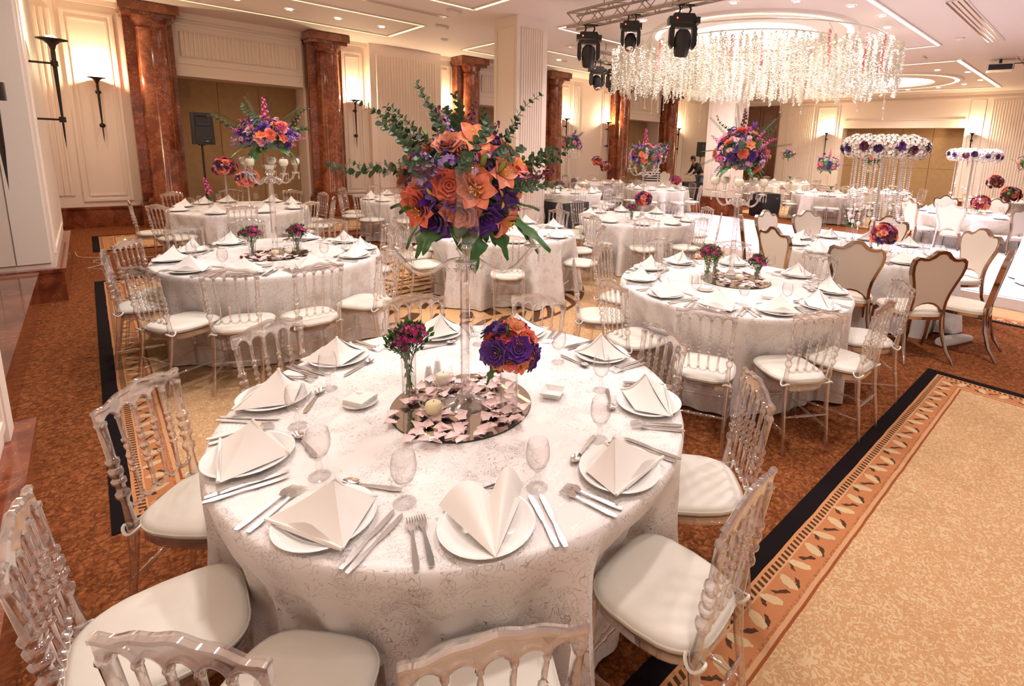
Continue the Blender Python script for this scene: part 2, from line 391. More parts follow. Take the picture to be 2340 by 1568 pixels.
    c = N.mix(N.band(d, 0.085, 0.100), c, (0.55, 0.24, 0.10))
    c = N.mix(N('MULTIPLY', nf2, 0.25), c, (0.40, 0.22, 0.10)); c = N.mix(N('LESS_THAN', d, 0.085), c, (0.010, 0.006, 0.007))
    nt.links.new(c, b.inputs['Base Color']); b.inputs['Roughness'].default_value = 0.95; b.inputs['Specular IOR Level'].default_value = 0.1
    return mt
# embroidered tablecloth
mt, nt, b = newmat('embroidered_tablecloth'); N = NM(nt); ov, x, y, z = obj_xyz(nt)
big = N.noise(ov, 7, 2); fl = N('GREATER_THAN', big, 0.44)
vv = nt.nodes.new('ShaderNodeTexVoronoi'); vv.inputs['Scale'].default_value = 24
dn = nt.nodes.new('ShaderNodeVectorMath'); dn.operation = 'ADD'; n0 = nt.nodes.new('ShaderNodeTexNoise'); n0.inputs['Scale'].default_value = 11
nt.links.new(ov, n0.inputs['Vector']); sc_ = nt.nodes.new('ShaderNodeVectorMath'); sc_.operation = 'SCALE'; sc_.inputs['Scale'].default_value = 0.14
nt.links.new(n0.outputs['Color'], sc_.inputs[0]); nt.links.new(ov, dn.inputs[0]); nt.links.new(sc_.outputs[0], dn.inputs[1]); nt.links.new(dn.outputs[0], vv.inputs['Vector'])
lines = N('LESS_THAN', N('ABSOLUTE', N('SUBTRACT', N('FRACT', N('MULTIPLY', vv.outputs['Distance'], 3.2)), 0.5)), 0.05)
fine = N('MULTIPLY', N('GREATER_THAN', N.noise(ov, 210, 3, 1.5), 0.56), N('GREATER_THAN', N.noise(ov, 11, 2), 0.55))
emb = N('MAXIMUM', N('MULTIPLY', lines, fl), fine)
nt.links.new(N.mix(emb, (0.86, 0.80, 0.755), (0.56, 0.51, 0.49)), b.inputs['Base Color'])
b.inputs['Roughness'].default_value = 0.55; b.inputs['Sheen Weight'].default_value = 0.2
nt.links.new(N('MULTIPLY', emb, 0.6), b.inputs['Metallic']); nt.links.new(N('MULTIPLY_ADD', emb, -0.25, 0.6), b.inputs['Roughness'])
bp = nt.nodes.new('ShaderNodeBump'); bp.inputs['Strength'].default_value = 0.35; bp.inputs['Distance'].default_value = 0.004
nt.links.new(emb, bp.inputs['Height']); nt.links.new(bp.outputs[0], b.inputs['Normal'])
M['cloth'] = mt
# dance floor tiles
mt, nt, b = newmat('lit_dance_floor_tiles'); N = NM(nt); ov, x, y, z = obj_xyz(nt)
fx = N('ABSOLUTE', N('SUBTRACT', N('FRACT', N('DIVIDE', x, 0.22)), 0.5)); fy = N('ABSOLUTE', N('SUBTRACT', N('FRACT', N('DIVIDE', y, 0.22)), 0.5))
ln = N('LESS_THAN', N('ABSOLUTE', N('SUBTRACT', N('ADD', fx, fy), 0.5)), 0.06)
nt.links.new(N.mix(N('MULTIPLY', ln, 0.5), (0.90, 0.88, 0.92), (0.62, 0.60, 0.74)), b.inputs['Base Color']); b.inputs['Roughness'].default_value = 0.2
M['tiles'] = mt
# ------------------------------------------------------------------ the room
g = G(); g.bx(-9, 24, -9, 15, -0.1, 0); struct(g, 'floor', M['carpet'])
def rug(x0, x1, y0, y1, label, medal=None):
    hx, hy = (x1 - x0) / 2, (y1 - y0) / 2; cx, cyy = (x0 + x1) / 2, (y0 + y1) / 2
    g = G(); g.bx(-hx, hx, -hy, hy, 0.0, 0.004)
    o = g.build('carpet_rug', rugmat('bordered_carpet', hx, hy, medal), None, None, (cx, cyy, 0.001)); o['kind'] = 'structure'
    tag(o, label, 'rug'); return o
rug(-0.09, 6.25, 2.91, 8.45, 'gold carpet inlay with dark border and brown medallion under the middle tables', (0.15, 0.05, 1.75))
rug(-3.5, 5.23, -6, 0.905, 'gold carpet inlay with black and orange scroll border at lower right')
rug(-0.08, 6.25, 10.58, 12.25, 'narrow gold carpet inlay with dark border beside the marble column wall')
rug(7.42, 13.3, -6, 8.9, 'gold carpet inlay around the white dance floor')
rug(14.6, 20.5, 2.9, 8.45, 'gold carpet inlay beyond the dance floor')
g = G(); g.bx(-9, 24, -9, 15, CEIL, CEIL + 0.12); struct(g, 'ceiling', M['ceiling'])

FN = [0]
def fluted(a0, a1, front, z0, z1, axis='x', pitch=0.075, depth=0.02, sgn=-1, back=None, mat='plaster', name='trim_fluting'):
    """vertical ribs between a0 and a1; front = coordinate of rib faces; sgn = direction of the room"""
    n = max(2, int(round((a1 - a0) / pitch))); p = (a1 - a0) / n; pts = []
    lo = front - sgn * depth
    for i in range(n):
        a = a0 + i * p
        pts += [(a, lo), (a + p * .18, front), (a + p * .62, front), (a + p * .8, lo)]
    pts.append((a1, lo))
    g = G(); vs = []; fs = []
    for a, q in pts:
        for z in (z0, z1): vs.append((a, q, z) if axis == 'x' else (q, a, z))
    for i in range(len(pts) - 1):
        f = (2 * i, 2 * i + 2, 2 * i + 3, 2 * i + 1); fs.append(f if axis == 'x' else f[::-1])
    g.add(vs, fs); FN[0] += 1
    return struct(g, '%s_%d' % (name, FN[0]), M[mat])
def frame_x(g, x0, x1, z0, z1, y, w=0.035, d=0.02):   # raised moulding on a wall facing -y
    g.bx(x0, x1, y - d, y, z0, z0 + w); g.bx(x0, x1, y - d, y, z1 - w, z1); g.bx(x0, x0 + w, y - d, y, z0 + w, z1 - w); g.bx(x1 - w, x1, y - d, y, z0 + w, z1 - w)
def frame_y(g, y0, y1, z0, z1, x, w=0.035, d=0.02, s=-1):
    a, b_ = sorted((x + s * d, x))
    g.bx(a, b_, y0, y1, z0, z0 + w); g.bx(a, b_, y0, y1, z1 - w, z1); g.bx(a, b_, y0, y0 + w, z0 + w, z1 - w); g.bx(a, b_, y1 - w, y1, z0 + w, z1 - w)
YW = 13.5
# far wall with the marble columns
solid = [(-1.3, 1.46), (3.85, 8.6), (10.95, 15.2), (17.4, 24)]
g = G()
for a, b_ in solid: g.bx(a, b_, YW, YW + 0.8, 0, CEIL)
for a, b_ in ((1.46, 3.85), (8.6, 10.95), (15.2, 17.4)): g.bx(a, b_, YW - 0.06, YW + 0.8, 3.0, CEIL)
struct(g, 'wall_far', M['plaster'])
g = G()
for a, b_ in ((1.46, 3.85), (8.6, 10.95), (15.2, 17.4)):
    n = 3; w = (b_ - a) / n
    for i in range(n): g.bx(a + i * w + 0.004, a + (i + 1) * w - 0.004, YW + 0.62, YW + 0.79, 0, 3.0)
    g.bx(a, b_, YW + 0.7, YW + 0.79, 0, 3.0)
struct(g, 'wall_recess', M['fabricwall'])
g = G()
for a, b_ in ((1.46, 3.85), (8.6, 10.95), (15.2, 17.4)):
    g.bx(a, b_, YW - 0.085, YW - 0.06, 3.24, 3.27); g.bx(a, b_, YW - 0.10, YW - 0.06, 3.98, 4.03); g.bx(a, b_, YW - 0.14, YW - 0.06, 4.10, CEIL)
struct(g, 'trim_header', M['plaster'])
for a, b_ in ((1.46, 3.85), (8.6, 10.95), (15.2, 17.4)): fluted(a + .12, b_ - .12, YW - 0.10, 3.38, 3.86)
# sconce panels, wall frames, baseboards
g = G()
for a, b_ in ((-0.12, 0.60), (4.74, 5.24), (7.36, 7.70), (11.88, 12.35), (13.98, 14.34), (18.36, 18.85)):
    frame_x(g, a, b_, 0.5, 3.98, YW, 0.045, 0.03); frame_x(g, a + .09, b_ - .09, 0.6, 3.86, YW, 0.03, 0.018)
g.bx(-1.3, 24, YW - 0.05, YW, 4.12, CEIL)
struct(g, 'trim_panel', M['plaster'])
g = G()
for a, b_ in ((-1.3, .72), (4.62, 5.33), (5.33, 7.33), (7.33, 7.77), (11.77, 14.42), (18.2, 22.8)):
    f = YW - (0.30 if a == 5.33 else 0.10); g.bx(a, b_, f, YW, 0, 0.36); g.bx(a, b_, f - 0.015, YW, 0.36, 0.40)
struct(g, 'baseboard_far', M['marblebase'])
g = G(); g.bx(5.35, 7.31, YW - 0.22, YW, 0.4, CEIL); struct(g, 'wall_pier', M['plaster'])
fluted(5.5, 7.18, YW - 0.245, 0.62, 3.95)
fluted(-0.62, -0.22, YW - 0.03, 0.62, 3.95)
fluted(12.5, 12.85, YW - 0.03, 0.62, 3.95); fluted(19.2, 20.9, YW - 0.03, 0.62, 3.95)
# marble columns
def column(x, first=[None]):
    nth = {0.72: 'leftmost marble column, red-brown, beside the first wall sconce', 3.9: 'second red-brown marble column from the left, at the right of the speaker recess',
           7.78: 'red-brown marble column just left of the white fluted pillar', 11.0: 'red-brown marble column just right of the white fluted pillar, half hidden',
           14.42: 'red-brown marble column left of the far disc jockey recess', 17.45: 'farthest red-brown marble column, under the left end of the chandelier'}[x]
    if first[0] is None:
        t = thing('marble_column', nth, 'column', (x + .37, YW, 0), 0, 'marble columns on the far wall', 'structure')
        g = G(); g.bx(-.37, .37, -.28, 0, .55, 3.98); g.build('pilaster', M['marble'], t)
        g = G(); g.lathe([(.29, .55), (.29, .60), (.27, .64), (.262, 3.0), (.25, 3.75), (.27, 3.78), (.25, 3.81), (.25, 3.86), (.30, 3.93), (.31, 3.98)], 28, (0.05, -.28, 0)); g.build('shaft', M['marble'], t, 40)
        g = G(); g.bx(-.40, .42, -.60, 0, 3.98, 4.05); g.bx(-.43, .46, -.66, 0, 4.05, CEIL - .01); g.build('capital', M['marble'], t)
        g = G(); g.bx(-.41, .44, -.62, 0, 0, .44); g.bx(-.39, .42, -.60, 0, .44, .50); g.lathe([(.34, .50), (.34, .53), (.30, .56)], 28, (0.05, -.28, 0)); g.build('plinth', M['marblebase'], t, 40)
        first[0] = t
    else: dup(first[0], (x + .37, YW, 0), 0, nth)
for x in (0.72, 3.9, 7.78, 11.0, 14.42, 17.45): column(x)
# right wall
XW = 22.8
g = G(); g.bx(XW, XW + .9, 8.15, 14.3, 0, CEIL); g.bx(XW, XW + .9, -9, 4.05, 0, CEIL); g.bx(XW, XW + .9, 4.05, 8.15, 3.0, CEIL); struct(g, 'wall_right', M['plaster'])
g = G(); w = 4.1 / 4
for i in range(4):
    for k in range(2): g.bx(XW + .5, XW + .56, 4.05 + i * w + .006, 4.05 + (i + 1) * w - .006, k * 1.5 + .004, k * 1.5 + 1.496)
g.bx(XW + .56, XW + .6, 4.05, 8.15, 0, 3.0); struct(g, 'wall_right_recess', M['fabricwall'])
g = G(); g.bx(XW - .08, XW, -9, 4.05, 0, .4); g.bx(XW - .08, XW, 8.15, 10.9, 0, .4); struct(g, 'baseboard_right', M['marblebase'])
g = G()
frame_y(g, 8.35, 9.3, .5, 3.95, XW); frame_y(g, 8.45, 9.2, .6, 3.85, XW, .03, .03); frame_y(g, 3.55, 3.98, .5, 3.95, XW)
g.bx(XW - .03, XW, 4.05, 8.15, 3.28, 3.31); g.bx(XW - .05, XW, -9, 13.5, 3.98, 4.03); g.bx(XW - .08, XW, -9, 13.5, 4.12, CEIL)
struct(g, 'trim_right', M['plaster'])
fluted(0.2, 3.4, XW - .03, .5, 3.9, 'y'); fluted(9.4, 10.5, XW - .03, .5, 3.9, 'y')
t = thing('wooden_door', 'tall brown panelled wooden door beyond the chandelier', 'door', (XW - .06, 11.75, 0), 0, None, 'structure')
g = G(); g.bx(-.02, .06, -.85, .85, 0, 4.0); g.build('door_leaf', M['wood'], t)
g = G()
for y0 in (-.75, .05):
    for z0, z1 in ((.2, 1.0), (1.15, 1.95), (2.1, 2.9), (3.05, 3.85)): frame_y(g, y0, y0 + .7, z0, z1, -.02, .05, .03)
g.build('door_moulding', M['wood'], t)
g = G(); g.bx(-.07, -.05, .1, .22, 2.35, 2.55); g.build('door_sign', M['cream'], t)
# left wall: near pier, mirror over a marble sill, white pier
g = G(); g.bx(-1.3, -.42, -6, 3.58, .35, CEIL); g.bx(-1.3, -.40, 3.44, 3.6, .35, CEIL); g.bx(-1.3, -.36, 7.74, 10.5, .36, CEIL); g.bx(-1.3, -.8, 3.6, 14.3, 0, CEIL)
struct(g, 'wall_left', M['plaster'])
g = G(); frame_y(g, 1.2, 3.38, .45, 3.9, -.42, .05, .02, 1); frame_y(g, 7.85, 10.3, .5, 3.9, -.36, .04, .015, 1)
g.bx(-.64, -.39, 7.72, 7.74, .42, 3.95); struct(g, 'trim_left', M['plaster'])
g = G(); g.bx(-1.3, -.34, -6, 3.66, 0, .31); g.bx(-1.3, -.325, -6, 3.67, .31, .35)
g.bx(-.8, -.50, 3.67, 7.66, 0, .31); g.bx(-.8, -.485, 3.67, 7.66, .31, .35)
g.bx(-1.3, -.30, 7.66, 10.6, 0, .32); g.bx(-1.3, -.285, 7.65, 10.6, .32, .36); g.bx(-.8, -.72, 10.6, 13.5, 0, .36)
struct(g, 'baseboard_left', M['marblebase'])
g = G()
for a in (3.67, 5.0, 6.33): g.bx(-.66, -.645, a + .004, a + 1.32, .35, CEIL)
g.build('wall_mirror', M['wallmirror']); o = bpy.data.objects['wall_mirror']; o['kind'] = 'structure'; tag(o, 'tall panelled wall mirror above the marble sill at far left', 'mirror')
# free-standing fluted pillars
def pillar(x0, x1, y0, y1, n):
    g = G(); g.bx(x0, x1, y0, y1, .5, CEIL); struct(g, 'wall_pillar_%d' % n, M['plaster'])
    g = G(); g.bx(x0 - .06, x1 + .06, y0 - .06, y1 + .06, 0, .48); g.bx(x0 - .075, x1 + .075, y0 - .075, y1 + .075, .48, .53); struct(g, 'baseboard_pillar_%d' % n, M['marblebase'])
    fluted(x0 + .08, x1 - .08, y0 - .02, .75, 4.0, 'x', .058, .016)
    fluted(y0 + .1, y1 - .1, x0 - .02, .75, 4.0, 'y', .058, .016)
g = G(); g.bx(6.04, 6.78, 8.1, 8.85, 0, CEIL); struct(g, 'wall_pillar_1', M['plaster']); fluted(6.13, 6.69, 8.08, .6, 4.02, 'x', .058, .016)
g = G(); frame_y(g, 8.18, 8.77, .6, 4.05, 6.04, .03, .015); struct(g, 'trim_pillar', M['plaster'])
pillar(13.5, 14.3, 7.8, 8.65, 2)

# ceiling lights
def led(name, segs, label, mat='led', w=.07):
    t = thing(name, label, 'ceiling light', (segs[0][0], segs[0][1], CEIL))
    ox, oy = segs[0][0], segs[0][1]; g = G(); h = G()
    for x0, y0, x1, y1 in segs:
        x0 -= ox; x1 -= ox; y0 -= oy; y1 -= oy
        if x0 == x1: g.bx(x0 - w / 2, x0 + w / 2, min(y0, y1), max(y0, y1), -.012, -.002); q = w / 2; h.bx(x0 - q - .03, x0 - q, min(y0, y1), max(y0, y1), -.02, 0); h.bx(x0 + q, x0 + q + .03, min(y0, y1), max(y0, y1), -.02, 0)
        else: g.bx(min(x0, x1), max(x0, x1), y0 - w / 2, y0 + w / 2, -.012, -.002); q = w / 2; h.bx(min(x0, x1), max(x0, x1), y0 - q - .03, y0 - q, -.02, 0); h.bx(min(x0, x1), max(x0, x1), y0 + q, y0 + q + .03, -.02, 0)
    g.build('glowing_strip', M[mat], t); h.build('plaster_lip', M['ceiling'], t)
led('ceiling_light_strip', [(5.33, 12.1, -1, 12.1), (5.33, 10.4, -1, 10.4), (5.33, 10.4, 5.33, 12.1)], 'warm rectangular cove strip on the ceiling above the left marble columns')
led('ceiling_light_strip', [(7.3, 12.1, 12.9, 12.1), (7.3, 10.4, 12.9, 10.4), (7.3, 10.4, 7.3, 12.1)], 'warm cove strip on the ceiling on both sides of the white pillar')
led('ceiling_light_strip', [(5.33, 8.45, -1, 8.45), (5.33, 2.9, 5.33, 8.45)], 'warm cove strip meeting in a corner at the top centre of the photo')
led('ceiling_light_strip', [(7.24, 8.3, 13.3, 8.3), (7.24, 3.05, 13.3, 3.05), (7.24, 3.05, 7.24, 8.3), (13.3, 3.05, 13.3, 8.3)], 'pale cove strip square around the chandelier and its ceiling circle', 'ledpink')
led('ceiling_light_strip', [(15.5, 8.3, 21.5, 8.3), (15.5, 3.1, 21.5, 3.1), (15.5, 3.1, 15.5, 8.3), (21.5, 3.1, 21.5, 8.3)], 'cove strip around the farther ceiling circle at right', 'ledpink', .1)
led('ceiling_light_strip', [(15.4, 12.1, 21, 12.1), (15.4, 10.4, 21, 10.4)], 'cove strip near the far corner above the disc jockey')
def circle(c, label):
    t = thing('ceiling_dome_light', label, 'ceiling light', (c[0], c[1], CEIL))
    g = G(); g.lathe([(1.80, -.02), (1.80, -.035), (1.90, -.035), (1.90, -.02)], 64, caps=False); g.build('glowing_ring', M['ledpink'], t)
    g = G(); g.lathe([(1.25, -.005), (1.30, -.06), (1.36, -.06), (1.45, -.03), (1.75, -.02), (1.79, -.05), (1.79, 0)], 64, caps=False)
    g.lathe([(1.91, 0), (1.91, -.05), (1.98, -.045), (2.02, 0)], 64, caps=False); g.build('plaster_moulding', M['ceiling'], t, 40)
    g = G(); g.lathe([(0, -.035), (.6, -.03), (1.25, -.01)], 48, caps=False); g.build('glowing_disc', M['dome'], t)
circle(C1, 'large bright round ceiling recess above the floral chandelier')
circle(C2, 'farther bright round ceiling recess at upper right')
g = G(); g.lathe([(.075, -.004), (.075, -.012), (.055, -.014)], 16, caps=False); rimm = g.mesh('downlight_rim', M['ceiling'], 60)
g = G(); g.lathe([(0, -.013), (.055, -.012)], 16, caps=False); lens = g.mesh('downlight_lens', M['spot'])
def downlight(x, y, label, group):
    t = thing('downlight', label, 'ceiling light', (x, y, CEIL), 0, group); ob('rim', rimm, t); ob('lens', lens, t)
ORD = 'first second third fourth fifth sixth seventh eighth ninth tenth eleventh twelfth thirteenth fourteenth fifteenth sixteenth'.split()
for i, (x, y) in enumerate(DOWN): downlight(x, y, '%s downlight from the left in the tray beside the marble columns' % ORD[i], 'downlights in the wall side tray')
for i, (x, y) in enumerate(RING):
    if i < 16: downlight(x, y, '%s downlight counterclockwise around the chandelier recess, counted from its far right' % ORD[i], 'downlights around the chandelier recess')
    else: downlight(x, y, '%s downlight counterclockwise around the farther recess, counted from its far right' % ORD[i - 16], 'downlights around the farther recess')
for i, (x, y) in enumerate(FRONT_FILL): downlight(x, y, '%s added fill light, unseen above the foreground tables' % ORD[i], 'added fill lights above the foreground tables')  # lens discs for the added fill lamps, out of view
def vent(x0, x1, y, label, n=3):
    t = thing('ceiling_vent', label, 'vent', ((x0 + x1) / 2, y, CEIL)); h = (x1 - x0) / 2
    g = G(); g.bx(-h, h, -.12, .12, -.012, 0); g.build('vent_frame', M['ceiling'], t)
    g = G()
    for k in range(n): g.bx(-h + .03, h - .03, -.09 + k * .075, -.07 + k * .075, -.017, -.012)
    g.build('slot', M['rosemetal'], t)
vent(1.8, 5.3, 9.42, 'long slot air vent on the ceiling left of the white pillar', 2)
vent(9.8, 13.5, 2.1, 'slotted ceiling air vent at upper right', 4)
vent(15.6, 19.0, 1.9, 'slotted ceiling air vent behind the projector at the right edge', 4)
vent(8.6, 9.4, 9.5, 'short slotted ceiling vent behind the left spotlight', 3)
g = G(); g.box((0, 0, -.02), (.30, .05, .03)); g.lathe([(.03, -.035), (.03, -.06), (0, -.065)], 10, (-.12, 0, 0)); g.lathe([(.03, -.035), (.03, -.06), (0, -.065)], 10, (.12, 0, 0))
em = g.mesh('twin_emergency_lamp', M['ceiling'], 50)
for x, y, l in ((5.13, 8.8, 'twin emergency lamp on ceiling beside the top centre cove corner'), (5.6, 10.1, 'twin emergency lamp on ceiling at the end of the left cove strip'), (8.0, 9.9, 'twin emergency lamp on ceiling right of the white pillar'), (14.6, 3.6, 'twin emergency lamp on ceiling below the projector')):
    tag(ob('emergency_lamp', em, None, (x, y, CEIL), R.random() * .3), l, 'ceiling lamp')
g = G(); g.lathe([(.09, 0), (.09, -.02), (.05, -.045), (0, -.05)], 18); sm = g.mesh('smoke_detector', M['ceiling'], 50)
for x, y, l in ((6.33, 11.3, 'round white smoke detector between the left cove and pillar'), (10.0, 11.2, 'round white smoke detector right of the pillar'), (12.8, 2.6, 'round ceiling speaker near the upper right vent'), (3.2, 11.4, 'round smoke detector in the left tray')):
    tag(ob('smoke_detector', sm, None, (x, y, CEIL)), l, 'detector')
# dance floor
t = thing('dance_floor', 'raised glossy white dance floor between the tables at right', 'dance floor', (10.32, 2.0, 0))
g = G(); g.bx(-2.08, 2.08, -6.5, 6.2, 0.006, .14); g.build('platform', M['stagewhite'], t)
g = G(); g.bx(-2.0, 2.0, -6.4, 6.12, .14, .15); g.build('tile_surface', M['tiles'], t)

# ------------------------------------------------------------------ wall sconces
def sconce_meshes():
    g = G(); g.lathe([(.012, -.16), (.02, -.10), (.035, -.05), (.07, -.015), (.13, 0), (.135, .012), (.125, .012), (.065, 0), (0, -.02)], 20); c = g.mesh('cup', M['iron'], 60)
    g = G(); g.lathe([(.0, -1.2), (.008, -1.05), (.016, -.6), (.022, -.12)], 10); s_ = g.mesh('stem', M['iron'], 60)
    return c, s_
SCC, SCS = sconce_meshes()
def sconce(x, y, rz, label, off=.17, arms='ball', p=58):
    t = thing('wall_sconce', label, 'sconce', (x, y, 2.80), rz, 'torch wall sconces')     # -y local points into the room
    ob('cup', SCC, t); ob('stem', SCS, t)
    for z in (-.25, -.86):
        g = G()
        if arms == 'ball': g.ball((0, .03, z), .045, 12, 8); g.tube([(0, 0, z), (0, off, z)], .016, 8)
        else: g.lathe([(.03, z - .03), (.03, z + .03)], 12); g.tube([(0, 0, z), (0, off, z)], .012, 8)
        g.build('bracket', M['iron'], t, 50)
    g = G(); g.ball((0, 0, .02), (.05, .05, .03), 12, 8); g.build('bulb', M['bulb'], t, 60)
    lamp('POINT', 'sconce_lamp', (x + .0 * cos(rz), y, 2.87), p, (1, .76, .46), .035)
names = {.27: 'dark torch sconce left of the first marble column', 4.97: 'dark torch sconce right of the second marble column', 7.5: 'dark torch sconce left of the third marble column',
         12.07: 'dark torch sconce just right of the white pillar', 14.16: 'dark torch sconce left of the fifth marble column, partly hidden', 18.6: 'dark torch sconce right of the farthest marble column'}
for x, l in names.items(): sconce(x, YW - .19, 0, l)
sconce(XW - .19, 8.72, -pi / 2, 'dark torch sconce between the wooden door and the ochre recess')
sconce(XW - .19, 3.78, -pi / 2, 'dark torch sconce right of the ochre recess on the right wall')
sconce(-.16, 8.35, pi / 2, 'large dark torch sconce on two arms at upper left', .22, 'arm', 40)
sconce(-.21, 2.66, pi / 2, 'near torch sconce at the left edge, only its tapered tail visible', .22, 'arm', 25)
#PART3
# ------------------------------------------------------------------ acrylic chair (faces +y, origin on the floor under the seat)
def rec(z): return -.185 - .13 * max(0, z - .46)          # the back leans away
def bead(pts, base, seq):                                 # seq of (t, radius)
    a, b_ = Vector(pts[0]), Vector(pts[1]); return [a.lerp(b_, t) for t, r in seq], [base * r for t, r in seq]
TURN = [(0, 1), (.04, 1.15), (.06, .75), (.30, .95), (.32, 1.6), (.345, 1.6), (.36, .8), (.40, 1.45), (.43, 1.45), (.45, .85), (.50, 1.75), (.53, 1.3), (.56, .8), (.60, 1.35), (.63, 1.35), (.65, .8), (.685, 1.55), (.71, 1.55), (.725, .85), (.95, 1.0), (.97, 1.3), (1, 1.1)]
def leg_front(s, lo=False):
    n = 6 if lo else 9
    g = G(); a, b_ = (s * .185, .195, 0), (s * .172, .17, .435)
    seq = [(0, .6), (.02, .72), (.45, .95), (.46, 1.35), (.49, 1.35), (.50, 1.0), (.55, 1.15), (.56, 1.45), (.59, 1.45), (.60, 1.05), (.9, 1.25), (1, 1.3)]
    p, r = bead((a, b_), .0155, seq); g.tube(p, r, n); return g
def post(s, lo=False):
    g = G(); n = 6 if lo else 9
    pts = [Vector((s * .168, -.245, 0)), Vector((s * .165, -.225, .15)), Vector((s * .163, -.2, .30)), Vector((s * .163, -.188, .42)), Vector((s * .163, rec(.47), .47)), Vector((s * .166, rec(.56), .56))]
    rr = [.010, .0135, .015, .0185, .019, .013]
    for t, q in [(.0, 1), (.04, 1.55), (.10, 1.55), (.12, 1.0), (.2, 1.05), (.22, 1.55), (.27, 1.55), (.29, 1.0), (.35, 1.5), (.41, 1.5), (.43, 1.0), (.49, 1.45), (.53, 1.45), (.55, .95), (.95, 1.05), (.97, 1.3), (1, 1.25)]:
        z = .57 + (.865 - .57) * t; pts.append(Vector((s * (.166 + .012 * t), rec(z), z))); rr.append(.0148 * q)
    g.tube(pts, rr, n); return g
def crest(lo=False):
    g = G(); top = []; N_ = 12 if lo else 28
    for i in range(N_ + 1):
        x = -.197 + .394 * i / N_; u = abs(x) / .197
        z = .905 + .030 * (0.5 + .5 * cos(u * pi * 1.0)) + .0035 * cos(u * pi * 4) * (1 if u < .98 else 0)
        top.append((x, z))
    bot = []; q = [-.178, -.107, -.0357, .0357, .107, .178]
    for i in range(5, 0, -1):
        a, b_ = q[i], q[i - 1]
        for k in range(0, (4 if lo else 8) + 1):
            t = k / (4 if lo else 8); bot.append((a + (b_ - a) * t, .852 + .034 * (max(0, sin(pi * t)) ** .55)))
    poly = top + [(.197, .852)] + bot + [(-.197, .852)]
    g.prism_y([(x, z) for x, z in poly[::-1]], -.006, .006)
    g.v = [(x, y + rec(z), z) for x, y, z in g.v]
    h = G()                                             # rounded bead along the top edge and arches
    h.tube([(x, rec(z), z) for x, z in top], .0115, 5 if lo else 7)
    if not lo: h.tube([(x, rec(z), z) for x, z in bot], .007, 5)
    g.add(h.v, h.f); return g
def lowrail(lo=False):
    g = G(); q = [-.155, -.093, -.031, .031, .093, .155]; pts = []
    for i in range(5):
        for k in range(0, (3 if lo else 6)):
            t = k / (3 if lo else 6); pts.append((q[i] + (q[i + 1] - q[i]) * t, .545 - .02 * max(0, sin(pi * t)) ** .6))
    pts.append((.155, .545)); g.tube([(x, rec(z), z) for x, z in pts], .008, 5 if lo else 6)
    g.box((0, rec(.49), .452), (.31, .012, .03)); return g
def spindle(i, lo=False):
    xb = [-.093, -.031, .031, .093][i]; xt = [-.107, -.0357, .0357, .107][i]
    g = G(); seq = [TURN[k] for k in (0, 3, 4, 6, 10, 12, 16, 18, 21)] if lo else TURN
    p, r = bead(((xb, rec(.54), .54), (xt, rec(.86), .862)), .0088, seq); g.tube(p, r, 5 if lo else 8); return g
def seat_outline(k, n=28, dx=0):
    pts = []
    for i in range(n):
        a = 2 * pi * i / n; c, s = cos(a), sin(a)
        w = (.205 if s > 0 else .205 - .035 * (-s)) * k; d = .20 * k; e = .55
        pts.append((w * (abs(c) ** e) * (1 if c > 0 else -1), d * (abs(s) ** e) * (1 if s > 0 else -1)))
    return pts
def seat_frame(lo=False):
    g = G(); o = seat_outline(1.0, 14 if lo else 28); g.prism(o, .415, .438)
    i_ = seat_outline(.93, 14 if lo else 28); g.prism(i_, .395, .415); return g
def cushion(lo=False):
    g = G(); n = 16 if lo else 32; ks = [(.90, .438), (1.0, .446), (1.02, .458), (1.0, .472), (.92, .482), (.7, .489), (.35, .492)]
    vs = []; fs = []
    for k, z in ks: vs += [(x, y, z) for x, y in seat_outline(k, n)]
    for i in range(len(ks) - 1):
        for k in range(n): fs.append((i * n + k, i * n + (k + 1) % n, (i + 1) * n + (k + 1) % n, (i + 1) * n + k))
    fs.append(tuple((len(ks) - 1) * n + k for k in range(n))); g.add(vs, fs)
    if not lo:
        g.tube([(x * 1.015, y * 1.015, .463) for x, y in seat_outline(1.0, n)] + [(seat_outline(1.0, n)[0][0] * 1.015, 0, .463)], .0035, 5)
    return g
def stretch(kind, lo=False):
    g = G(); S = [(0, .8), (.25, .9), (.27, 1.4), (.31, 1.4), (.33, .9), (.45, 1.3), (.55, 1.3), (.67, .9), (.69, 1.4), (.73, 1.4), (.75, .9), (1, .8)]
    if lo: S = [(0, .8), (.5, 1.2), (1, .8)]
    for a, b_ in kind:
        p, r = bead((a, b_), .0085, S); g.tube(p, r, 4 if lo else 7)
    return g
